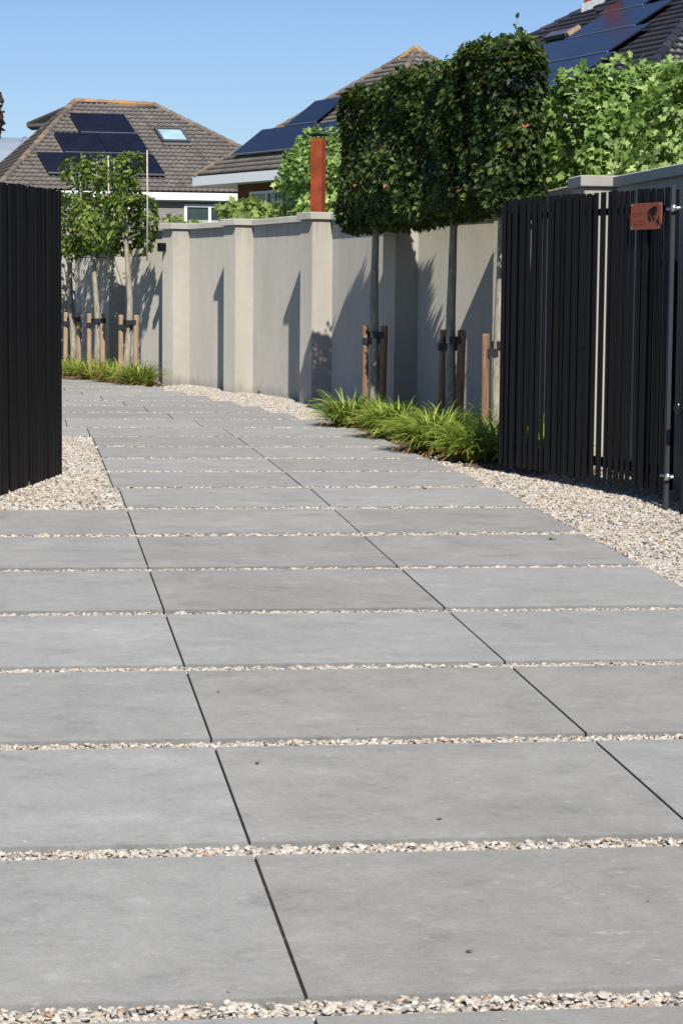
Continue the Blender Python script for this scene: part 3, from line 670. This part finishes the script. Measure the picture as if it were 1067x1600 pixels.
# plane trees and bushes behind the wall
def broad(name, c, hl, hw, z0, z1, yaw, cnt, size, mat, label, cat, seed, topf=None, grp=None, shape=leaf_lobed, rough=.2, cull=.45, trunk=True, r0=0.05, up=.6):
    t = thing(name, (c[0], c[1], 0), label, cat, 0, grp)
    crown_box('crown', c, hl, hw, z0, z1, yaw, cnt, size, mat, t, seed, shape, rough, cull, 0.6, topf, up, nr_=0.95)
    if trunk: limbs((c[0], c[1]), z1-0.15, hl*0.9, yaw, 10, seed, r0, t, z0+0.1)
    return t
broad('plane_tree', (2.40, 19.3), 0.72, 0.62, 1.75, 3.10, YAW+1.57, 11000, 0.070, M['plane'], 'bright green broad-leaved tree behind the wall, right next to the tall hornbeam', 'tree', 101, None, 'light green trees behind the wall')
broad('plane_tree', (3.02, 17.6), 0.80, 0.70, 1.70, 3.06, YAW+1.57, 11500, 0.070, M['plane'], 'bright green broad-leaved tree above the wall at the right edge of the picture', 'tree', 113, None, 'light green trees behind the wall')
broad('plane_tree', (0.12, 27.6), 0.90, 0.55, 1.9, 3.22, 0.0, 8200, 0.070, M['plane'], 'light green broad-leaved tree behind the rusty flue, in the middle', 'tree', 127, lambda l, P: (P[:, 2] < 3.25+np.minimum(0, (l[:, 0]+0.50)*1.15)), 'light green trees behind the wall')
broad('vine_bush', (-1.20, 29.4), 0.42, 0.25, 1.85, 2.42, 0.0, 700, 0.11, M['vine'], 'low yellow-green leafy bush showing over the coping below the white window', 'bush', 139, lambda l, P: P[:, 2] < 2.42-0.25*np.abs(l[:, 0]), r0=0.02)
broad('vine_bush', (-2.20, 31.9), 0.25, 0.2, 1.85, 2.22, 0.0, 260, 0.09, M['vine'], 'small green bush tip over the coping right of the young trees', 'bush', 143, r0=0.02)
broad('ball_tree', (-3.355, 20.0), 0.31, 0.3, 2.56, 3.02, 0.0, 1500, 0.05, M['red'], 'dark copper-leaved ball tree cut by the left edge above the gate', 'tree', 151, None, shape=leaf_oval, rough=0.03, cull=0.0, r0=0.03)

# sedges
def sedge(x, y, r, n, h, mat, label, seed, grp, odd=0.06, zb=None):
    rr = np.random.default_rng(seed); z0 = float(zg(y))-0.03 if zb is None else zb
    o = thing('sedge_clump', (x, y, z0), label, 'plant', 0, grp)
    K = 6; V = []; F = []; T = []
    for i in range(n):
        an = rr.uniform(0, 6.28); rb = r*0.45*math.sqrt(rr.random()); bx, by = x+rb*math.cos(an), y+rb*math.sin(an)
        an2 = an+rr.normal()*0.6; l = h*rr.uniform(0.65, 1.25); tilt = rr.uniform(0.1, 1.5); dr_ = rr.uniform(0.9, 2.1)
        wd = rr.uniform(0.0055, 0.0105); tn = float(np.clip(rr.normal(0.5, 0.22), 0, .93)); dead = rr.random() < odd
        if dead: tn = 1.0; l *= 0.75; tilt = rr.uniform(1.2, 2.2)
        dx, dy = math.cos(an2), math.sin(an2); sx, sy = -dy, dx; px_, pz_ = 0.0, 0.0; b0 = len(V)
        for k in range(K+1):
            f = k/K; w_ = wd*(1-f**2.2)*(0.6+0.8*min(1, f*3)) if k < K else 0.0006
            X_, Y_ = bx+dx*px_, by+dy*px_; V.append((X_+sx*w_, Y_+sy*w_, z0+pz_)); V.append((X_-sx*w_, Y_-sy*w_, z0+pz_+0.002)); T += [tn, tn]
            a_ = tilt*0.5+dr_*f**1.3; px_ += math.sin(a_)*l/K; pz_ += math.cos(a_)*l/K; pz_ = max(pz_, 0.012)
        for k in range(K): F.append((b0+2*k, b0+2*k+1, b0+2*k+3, b0+2*k+2))
    mesh('blades', V, np.array(F), mat, o, tone=T)
    return o
NG = 'green sedge clumps under the big hornbeams'
near_s = [(0.08, 20.95, 'bright green sedge clump at the far left end of the near planting bed', 620, .30), (0.47, 20.6, 'small sedge tuft close around the stakes of the farthest big hornbeam', 240, .22),
          (0.46, 19.35, 'rounded sedge clump in the middle of the bed with dry brown leaves at its foot', 700, .32), (0.95, 19.35, 'sedge tuft in front of the dark middle trunk', 260, .24), (0.76, 17.75, 'large bright sedge clump nearest the gravel edge', 860, .36),
          (1.12, 18.4, 'sedge tuft between the middle and the tallest hornbeam', 300, .26), (1.02, 16.95, 'shaded sedge clump at the near end of the bed beside the gate edge', 520, .3), (1.22, 17.2, 'sedge clump seen behind the first gate slats', 360, .3), (1.45, 16.5, 'sedge clump behind the gate, glimpsed low between slats', 360, .3), (1.34, 18.8, 'dark sedge clump at the foot of the wall', 280, .28)]
for i, (x, y, lb, n, rd_) in enumerate(near_s): sedge(x, y, rd_, n, 0.17+rd_*0.72, M['sedge'], lb, 200+i, NG, 0.16)
FG = 'sedge clumps under the young hornbeams'
far_s = [(-2.66, 29.40, 'green sedge clump nearest the wall pillar in the far bed', 0, 300), (-2.72, 29.75, 'yellowish sedge clump in front of the nearest pale stakes', 1, 320), (-3.05, 30.2, 'yellow sedge clump between two pairs of pale stakes', 1, 320), (-3.0, 30.9, 'green sedge behind the nearest young trunk', 0, 220),
         (-3.42, 31.0, 'yellow sedge clump arching over the driveway edge', 1, 320), (-3.72, 31.8, 'green sedge clump at the foot of the middle young tree', 0, 300), (-4.0, 32.6, 'tall green sedge clump beside the left gate edge', 0, 300), (-3.35, 31.9, 'green sedge tuft between the young trunks', 0, 240), (-4.3, 33.4, 'green sedge clump farthest back at the left gate edge', 0, 280)]
for i, (x, y, lb, ye, n) in enumerate(far_s): sedge(x, y, 0.32, n, 0.36, M['sedgey'] if ye else M['sedge'], lb, 300+i, FG, 0.2)

# small weeds and dropped leaves
def weed(x, y, s, label, seed, mat):
    z0 = float(zg(y)); o = thing('weed', (x, y, z0), label, 'plant'); rr = np.random.default_rng(seed); k = 14
    P = np.array([(x, y, z0+0.004)]*k)+rr.normal(size=(k, 3))*0.01*np.array([1, 1, 0.3]); A = rr.uniform(0, 6.28, k)
    leaves('leaves', P, np.stack([-.4*np.cos(A), -.4*np.sin(A), np.ones(k)], -1), np.stack([np.cos(A), np.sin(A), np.full(k, .5)], -1), s*rr.uniform(.6, 1.2, k), rr.uniform(.2, .8, k), leaf_oval(), mat, o)
weed(1.14, 12.10, 0.022, 'small green weed growing in a gravel joint of the driveway', 1, M['sedge'])
weed(-0.93, 27.25, 0.10, 'dry weed at the foot of the wall between two pillars', 2, M['vine'])
def fallen(x, y, s, label, seed):
    rr = np.random.default_rng(seed); z0 = float(zg(y))+0.004; V, F = leaf_oval(); A = rr.uniform(0, 6.28)
    V = V*s; V[:, 2] = np.abs(V[:, 2])*1.5+0.001; X_ = V[:, 0]*math.cos(A)-V[:, 1]*math.sin(A)+x; Y_ = V[:, 0]*math.sin(A)+V[:, 1]*math.cos(A)+y
    V2 = np.stack([X_, Y_, V[:, 2]+z0], -1); V3 = V2.copy(); V3[:, 2] -= 0.0008
    FF = np.concatenate([F, F[:, ::-1]+len(V)])
    tag(mesh('fallen_leaf', np.concatenate([V2, V3]), FF, M['leafdry']), label, 'leaf', 'dry leaves dropped on the driveway')
fallen(0.29, 4.98, 0.020, 'curled brown leaf bit low on the nearest wide slab', 4); fallen(-0.257, 6.81, 0.024, 'thin reddish leaf bit near the left joint, second slab row', 5)
fallen(0.29, 6.15, 0.02, 'pale curled leaf at the edge of the gravel strip', 6); fallen(0.55, 14.55, 0.05, 'brown leaf on the slabs near the grasses', 8); fallen(-0.44, 7.9, 0.018, 'tiny orange leaf bit on a dark joint', 9)

# leaf crumbs in the dark joints and on the slabs
rr = np.random.default_rng(77); PP = []; 
for (u0, u1, v0, v1) in slabs:
    if v0 > 15: continue
    for q in range(rr.integers(4, 22)):
        PP.append((u1+0.005+rr.normal()*0.003, rr.uniform(v0, v1), -0.006-rr.uniform(0, .008)))
    for q in range(rr.integers(1, 5)): PP.append((rr.uniform(u0, u1), rr.uniform(v0, v1), 0.001))
PP = np.array(PP); vv_ = PP[:, 1]+(PP[:, 0]-1.2)*SK; X_, Y_ = PP[:, 0]*ca-vv_*sa, PP[:, 0]*sa+vv_*ca
n_ = len(PP); P3 = np.stack([X_, Y_, zg(Y_)+PP[:, 2]], -1)
lit = leaves('leaf_litter', P3, rr.normal(size=(n_, 3))*.35+np.array([0, 0, 1.]), rr.normal(size=(n_, 3)), rr.uniform(0.004, 0.011, n_), rr.random(n_), leaf_oval(), plain('litter', (0.20, 0.095, 0.04), 0.9, var=0.6, scale=60), None)
tag(lit, 'tiny dry leaf crumbs lodged in the joints of the slabs', 'litter', kind='stuff')

# corten flue
fl = thing('flue', (-0.31, 25.55, 0), 'square rust-orange steel flue with black cap rising behind the wall', 'chimney', R(-20))
mb = MB(); rz = R(-20); ax = Vector((math.cos(rz), math.sin(rz), 0)); ay = Vector((-math.sin(rz), math.cos(rz), 0)); c = Vector((-0.30, 25.62, 0))
mb.bevbox(c+Vector((0, 0, 1.48)), ax*0.068, ay*0.068, Vector((0, 0, 1.48)), 0.004); mb.build('shaft', M['corten'], fl)
mb = MB()
for sx in (-1, 1):
    for sy in (-1, 1): mb.box(c+ax*0.05*sx+ay*0.05*sy+Vector((0, 0, 2.975)), ax*0.006, ay*0.006, Vector((0, 0, 0.02)))
mb.bevbox(c+Vector((0, 0, 3.005)), ax*0.085, ay*0.085, Vector((0, 0, 0.012)), 0.003); mb.build('cap', M['black'], fl)

# ------------------------------------------------------------ houses
def roof_face(name, poly, mat, parent, tw=0.17, rh=0.225, amp=0.016, lift=0.034, sub=6, seed=0, shear=0.0):
    """poly: convex 3D polygon, first edge = eave; builds real pantile relief over it"""
    poly = [np.array(p, float) for p in poly]; e = poly[1]-poly[0]; e /= np.linalg.norm(e)
    n = np.cross(e, poly[2]-poly[0]); n /= np.linalg.norm(n)
    if n[2] < 0: n = -n
    v = np.cross(n, e); v = v if v[2] > 0 else -v
    Q = [(float((p-poly[0])@e), float((p-poly[0])@v)) for p in poly]; vmax = max(q[1] for q in Q)
    def rng(vv):
        xs_ = []
        for i in range(len(Q)):
            (u1, v1), (u2, v2) = Q[i], Q[(i+1) % len(Q)]
            if abs(v1-v2) < 1e-6:
                if abs(vv-v1) < 1e-4: xs_ += [u1, u2]
            elif min(v1, v2)-1e-6 <= vv <= max(v1, v2)+1e-6: xs_.append(u1+(u2-u1)*(vv-v1)/(v2-v1))
        return (min(xs_), max(xs_)) if xs_ else (0, 0)
    rr = np.random.default_rng(seed); V = []; F = []; T = []; base = 0
    umin = min(q[0] for q in Q); umax = max(q[0] for q in Q); us = np.arange(umin-tw-abs(shear)*vmax, umax+tw+abs(shear)*vmax, tw/sub)
    ph = ((us-us[0])/tw) % 1.0; prof = np.where(ph < 0.62, np.sin(ph/0.62*math.pi)**0.8, -0.25*np.sin((ph-0.62)/0.38*math.pi))*amp*2
    col = ((us-us[0])//tw).astype(int); nr = max(1, int(math.ceil(vmax/rh)))
    for k in range(nr):
        v0 = k*rh; v1 = min(vmax, v0+rh); tones = np.clip(rr.normal(0.5, 0.17, col.max()+2), 0, 1)[col]
        for (vv, hh) in ((min(v0+0.035, vmax), -0.012), (v0, lift), (min(v1+0.06, vmax), -0.004)):
            lo, hi = rng(min(max(vv, 1e-5), vmax-1e-5)); uc = np.clip(us+shear*vv, lo, hi)
            V.append(poly[0]+np.outer(uc, e)+v*vv+np.outer(prof+hh, n)); T.append(tones)
        m_ = len(us); b = base; i0 = np.arange(m_-1)
        for r_ in (0, 1): F.append(np.stack([b+r_*m_+i0, b+r_*m_+i0+1, b+(r_+1)*m_+i0+1, b+(r_+1)*m_+i0], -1))
        base += 3*m_
    o = mesh(name, np.concatenate(V), np.concatenate(F), mat, parent, tone=np.concatenate(T)); return o
def ridge(name, pts, mat, parent, rad=0.085, step=0.34):
    mb = MB()
    for a_, b_ in zip(pts[:-1], pts[1:]):
        a_, b_ = Vector(a_), Vector(b_); L_ = (b_-a_).length; n_ = max(1, int(L_/step)); d_ = (b_-a_)/n_
        for i in range(n_):
            p = a_+d_*i; q = p+d_*1.06; mb.tube([p, q], [rad*1.12, rad*0.9], 10, random.random())
    return mb.build(name, mat, parent)
def plate(mbx, poly, th):
    """prism of a 3D polygon extruded by vector th"""
    n_ = len(poly); P = [Vector(p) for p in poly]; Q = [p+Vector(th) for p in P]
    F = [tuple(range(n_)), tuple(range(2*n_-1, n_-1, -1))]+[(i, n_+i, n_+(i+1) % n_, (i+1) % n_) for i in range(n_)]
    mbx.add(P+Q, [f[::-1] for f in F])
def basis(poly):
    p0, p1, p2 = map(Vector, poly[:3]); e = (p1-p0).normalized(); n_ = e.cross(p2-p0).normalized(); n_ = n_ if n_.z > 0 else -n_
    v = n_.cross(e); v = v if v.z > 0 else -v; return p0, e, v, n_
def solar(B, u0, v0, u1, v1, parent, cols, shear=0.0, gapz=0.10):
    o_, e, v, n_ = B; wd = (u1-u0)/cols
    for k in range(cols):
        c = o_+e*(u0+wd*(k+.5)+shear*(v1-v0)/2)+v*(v0+v1)/2+n_*(gapz+0.04); vs_ = v+e*shear
        mb = MB(); mb.bevbox(c, e*(wd/2-0.008), vs_*((v1-v0)/2-0.012), n_*0.018, 0.004); sp_ = mb.build('solar_panel', M['solar'], parent)
        mb = MB(); mb.box(c-vs_*((v1-v0)/2), e*(wd/2), v*0.012, n_*0.022); mb.build('rail', M['alu'], sp_)
    return
def fascia(a_, b_, out, parent, mat, h=0.28, th=0.03, dz=0.02):
    a_, b_, out = Vector(a_), Vector(b_), Vector(out).normalized(); mb = MB()
    mb.box((a_+b_)/2+out*th+Vector((0, 0, -h/2-dz)), (b_-a_)/2, out*th/2, Vector((0, 0, h/2))); return mb.build('fascia', mat, parent)
def window(a_, d_, out, x0, x1, z0, z1, splits, parent, fr=0.05, glassmat=None, blind=None):
    """frame with panes on a wall through a_ along d_"""
    a_, d_, out = Vector(a_), Vector(d_).normalized(), Vector(out).normalized(); mb = MB(); up = Vector((0, 0, 1))
    P = lambda x, z, o_: a_+d_*x+out*o_+Vector((0, 0, z-a_.z))
    xs_ = [x0]+splits+[x1]
    for x in xs_: mb.box(P(x, (z0+z1)/2, .03), d_*fr/2, out*.035, up*((z1-z0)/2))
    for z in (z0, z1): mb.box(P((x0+x1)/2, z, .031), d_*((x1-x0)/2+fr/2), out*.033, up*fr/2)
    f = mb.build('window', M['frame'], parent)
    mb = MB(); mb.box(P((x0+x1)/2, (z0+z1)/2, .012), d_*(x1-x0)/2, out*.006, up*(z1-z0)/2); mb.build('pane', glassmat or M['glass'], f)
    if blind:
        mb = MB(); mb.box(P((x0+x1)/2, z0+(z1-z0)*blind/2, .0215), d_*((x1-x0)/2-fr/2), out*.002, up*(z1-z0)*blind/2); mb.build('blind', M['blind'], f)
    return f

# house 1, left
FL, FR = (-10.4, 67.5, 4.14), (-0.3, 69.5, 4.14); RL = (-8.6, 72.34, 7.13); RR_ = (-6.14, 72.72, 7.09); BL = (-13.2, 77.5, 4.14); BR = (-1.4, 79.5, 4.14)
B1 = basis([FL, FR, RL]); RLp = Vector(RL); RLp -= B1[3]*((RLp-B1[0]).dot(B1[3])); RRp = Vector(RR_); RRp -= B1[3]*((RRp-B1[0]).dot(B1[3])); RL, RR_ = tuple(RLp), tuple(RRp)
h1 = thing('house', (-8, 73, 0), 'detached house at left with brown hipped tile roof, black solar panels and a skylight', 'house')
rf = roof_face('roof', [FL, FR, RR_, RL], M['tile1'], h1, seed=1, shear=-0.25)
roof_face('roof', [BL, FL, RL], M['tile1'], h1, seed=2); roof_face('roof', [FR, BR, RR_], M['tile1'], h1, seed=3); roof_face('roof', [BR, BL, RL, RR_], M['tile1'], h1, tw=0.5, rh=0.6, sub=3, seed=4)
ridge('ridge_tiles', [RL, RR_], M['ridge1o'], h1, 0.10); ridge('ridge_tiles', [FL, RL], M['ridge1'], h1, 0.10); ridge('ridge_tiles', [RR_, FR], M['ridge1'], h1, 0.10); ridge('ridge_tiles', [BL, RL], M['ridge1'], h1, 0.08)
# upper rear roof piece with its own overhang on the left
V1, V2, V3 = Vector(RL)+Vector((0, .15, 0)), Vector((-10.55, 75.2, 6.65)), Vector((-9.7, 74.2, 6.62))
mb = MB(); plate(mb, [V1, V2, V3], (0, 0.02, -0.07)); mb.build('rear_roof', M['tile1'], h1)
mb = MB(); plate(mb, [V3+Vector((0, 0, -.02)), V2+Vector((0, 0, -.02)), V2+Vector((0.1, .5, -.1)), V3+Vector((.1, .5, -.1))], (0, 0, -0.12)); mb.build('rear_soffit', M['tile1'], h1)
o_, e, v, n_ = B1
solar(B1, 2.74, 3.16, 4.47, 4.33, h1, 1, -.25); solar(B1, 2.18, 1.95, 4.81, 3.13, h1, 2, -.25)
solar(B1, 1.60, 0.74, 5.16, 1.92, h1, 2, -.25)
# skylight
sk = MB(); c = o_+e*5.60+v*3.18+n_*0.10; v0_ = v; v = v-e*0.25
for s in (-1, 1):
    sk.box(c+e*0.40*s, e*0.035, v*0.37, n_*0.05); sk.box(c+v*0.37*s, e*0.435, v*0.035, n_*0.052)
f = sk.build('skylight', M['darkframe'], h1)
mb = MB(); mb.box(c-n_*0.005, e*0.37, v*0.34, n_*0.01); mb.build('pane', M['skyglass'], f)
mb = MB(); mb.box(c-v*0.48-n_*0.035, e*0.44, v*0.06, n_*0.012); mb.build('flashing', M['tile1'], f); v = v0_
fascia(Vector(FL)-e*.05, Vector(FR)+e*.05, (0.19, -0.98, 0), h1, M['white'], 0.22)
# walls
wdir = (Vector(FR)-Vector(FL)).normalized(); win = Vector((-wdir.y, wdir.x, 0))
mb = MB(); A_ = [Vector(FL)+win*.22+wdir*.5, Vector(FR)+win*.22-wdir*.5, Vector(BR)+Vector((-.5, -.6, 0)), Vector(BL)+Vector((.9, -.5, 0))]
plate(mb, [Vector((p.x, p.y, -0.1)) for p in A_], (0, 0, 4.13)); mb.build('wall', M['brick1'], h1)
mb = MB(); plate(mb, [Vector((p.x, p.y, 3.86)) for p in (Vector(FL)+win*.02, Vector(FR)+win*.02, Vector(BR), Vector(BL))], (0, 0, 0.04)); mb.build('soffit', M['frame'], h1)
wa = Vector(FL)+win*.22
window((wa.x, wa.y, 3.0), wdir, -win, 5.72, 7.05, 2.2, 3.74, [6.46], h1, 0.085, None, 0.72)
window((wa.x, wa.y, 3.0), wdir, -win, 3.3, 4.45, 2.6, 3.62, [], h1, 0.085)

# house 2, middle
C2, D2 = Vector((-4.2, 64, 4.4)), 4.466; ed = Vector((.504, -.864, 0)); nd = Vector((.864, .504, 0))
P0, P1, P2, P3 = C2, C2+ed*2*D2, C2+ed*2*D2+nd*2*D2, C2+nd*2*D2; AP = C2+ed*D2+nd*D2+Vector((0, 0, 3.4))
h2 = thing('house', (0, 62, 0), 'brown tiled pyramid-roofed house in the middle behind the rusty flue, white eaves and red-brown brick', 'house')
for i, (a_, b_) in enumerate(((P0, P1), (P1, P2), (P2, P3), (P3, P0))): roof_face('roof', [a_, b_, AP], M['tile1'], h2, seed=10+i)
ridge('ridge_tiles', [P0, AP], M['ridge1'], h2, 0.09); ridge('ridge_tiles', [P1, AP], M['ridge1'], h2, 0.09); ridge('ridge_tiles', [P2, AP], M['ridge1'], h2, 0.09)
ridge('ridge_tiles', [AP-Vector((.4, -.05, .33)), AP+Vector((0, 0, .03)), AP+Vector((.34, -.04, -.3))], M['ridge1o'], h2, 0.12)
B2 = basis([P0, P1, AP])
o_, e, v, n_ = B2
solar(B2, 1.25, 0.72, 4.65, 1.94, h2, 2); solar(B2, 4.67, 0.72, 6.37, 1.94, h2, 1); solar(B2, 2.50, 1.99, 4.2, 3.2, h2, 1)
fascia(P0-ed*.12, P1+ed*.1, -nd, h2, M['white'], 0.26); fascia(P1, P2, ed, h2, M['white'], 0.26)
mb = MB(); q = [P0+ed*1.5+nd*.55, P1-ed*.6+nd*.55, P2-ed*.6-nd*.6, P3+ed*1.5-nd*.6]; plate(mb, [Vector((p.x, p.y, -0.1)) for p in q], (0, 0, 4.26)); mb.build('wall', M['brick2'], h2)
mb = MB(); plate(mb, [Vector((p.x, p.y, 4.12)) for p in (P0+nd*.02, P1+nd*.02, P2, P3)], (0, 0, .03)); mb.build('soffit', M['white'], h2)
wq = P0+nd*.55
window((wq.x, wq.y, 3.0), ed, -nd, 2.35, 4.9, 3.0, 3.86, [3.30, 3.70, 4.15], h2, 0.07)

# house 3, right
P0, P1 = Vector((-.77, 50.9, 4.4)), Vector((4.65, 38.1, 4.4)); ed = (P1-P0).normalized(); L3 = (P1-P0).length; nd = Vector((-ed.y, ed.x, 0)); nd = nd if nd.x > 0 else -nd
P2, P3 = P1+nd*14.5, P0+nd*14.5; AP = P0+ed*(L3*0.5)+nd*7.25; AP.z = 8.93
h3 = thing('house', (7, 47, 0), 'house at top right with anthracite tiled roof, solar panels and a brick chimney', 'house')
for i, (a_, b_) in enumerate(((P0, P1), (P1, P2), (P2, P3), (P3, P0))): roof_face('roof', [a_, b_, AP], M['tile3'], h3, tw=0.13 if i == 0 else .15, rh=0.24, amp=0.015, lift=0.03, seed=20+i)
ridge('ridge_tiles', [P0, AP], M['ridge3'], h3, 0.09); ridge('ridge_tiles', [P1, AP], M['ridge3'], h3, 0.09)
B3 = basis([P0, P1, AP]); o_, e, v, n_ = B3
solar(B3, 5.6, 0.96, 10.6, 2.15, h3, 3); solar(B3, 5.35, 2.20, 10.0+.2, 3.30, h3, 3); solar(B3, 6.75, 3.34, 9.5, 4.40, h3, 2); solar(B3, 6.45, 4.44, 8.2, 5.5, h3, 1)
mb = MB(); c = o_+e*5.75+v*3.80+n_*0.12
mb.bevbox(c, e*0.48, v*0.13, n_*0.05, .01); f = mb.build('roof_hatch', M['darkframe'], h3)
mb = MB(); mb.box(c+e*0.62+n_*0.02, e*0.05, v*0.16, n_*0.04); mb.build('hatch_side', M['stake2'], f)
mb = MB(); c = o_+e*6.25+v*4.75+n_*0.10; mb.bevbox(c, e*0.35, v*0.05, n_*0.04, .01); mb.build('roof_vent', M['ridge3'], h3)
# chimney on the far hip
ch = P0+(AP-P0)*0.70+e*0.05; ch = Vector(P0)+(Vector(AP)-Vector(P0))*0.646
mb = MB(); mb.bevbox((ch.x, ch.y, ch.z+.38), (0.20, -.05, 0), (.05, .2, 0), (0, 0, .45), .01)
cm = mb.build('chimney', M['corten'], h3)
mb = MB(); mb.bevbox((ch.x+.03, ch.y-.12, ch.z-.01), (0.30, -.07, .10), (.06, .24, 0), (0, 0, .10), .02); mb.build('flashing', M['lead'], cm)
fascia(P0, P1, -nd, h3, M['white'])
mb = MB(); q = [P0+ed*.6+nd*.6, P1-ed*.6+nd*.6, P2-ed*.6-nd*.6, P3+ed*.6-nd*.6]; plate(mb, [Vector((p.x, p.y, -0.1)) for p in q], (0, 0, 4.3)); mb.build('wall', M['brick2'], h3)

# pale arched hall far left
bn = thing('hall', (-16, 96, 0), 'pale blue-grey barrel-roofed hall at the far left edge', 'building')
mb = MB(); n = 16; Rr = 6.0; A_ = Vector((-22, 95, 0)); e = Vector((1, 0.05, 0)).normalized(); L_ = 13.0; vv = Vector((-0.05, 1, 0)).normalized()
prof = [(Rr*(1-math.cos(R(90)*k/(n/2)))*1.1, 3.4+(4.55)*math.sin(R(180)*k/n)) for k in range(n+1)]
prof = [(6.0-6.0*math.cos(math.pi*k/n), 3.3+4.55*math.sin(math.pi*k/n)) for k in range(n+1)]
V = []; F = []
for s in (0, 1):
    for (q, z) in prof: V.append(A_+e*L_*s+vv*q+Vector((0, 0, z)))
for k in range(n): F.append((k, n+1+k, n+2+k, k+1))
F.append(tuple(range(n, -1, -1))); F.append(tuple(range(n+1, 2*n+2))); F.append((0, n, 2*n+1, n+1)); mb.add(V, F); mb.build('roof', M['greenhouse'], bn, False)
mb = MB(); plate(mb, [A_+Vector((0, 0, -.1)), A_+e*L_+Vector((0, 0, -.1)), A_+e*L_+vv*12+Vector((0, 0, -.1)), A_+vv*12+Vector((0, 0, -.1))], (0, 0, 3.38)); mb.build('wall', M['white'], bn)
for s in np.linspace(0.3, L_-.3, 9):
    mb = MB(); mb.tube([A_+e*s+vv*q+Vector((0, 0, z+.02)) for (q, z) in prof[1:n//2+3]], 0.035, 6); mb.build('roof_rib', M['rib'], bn)
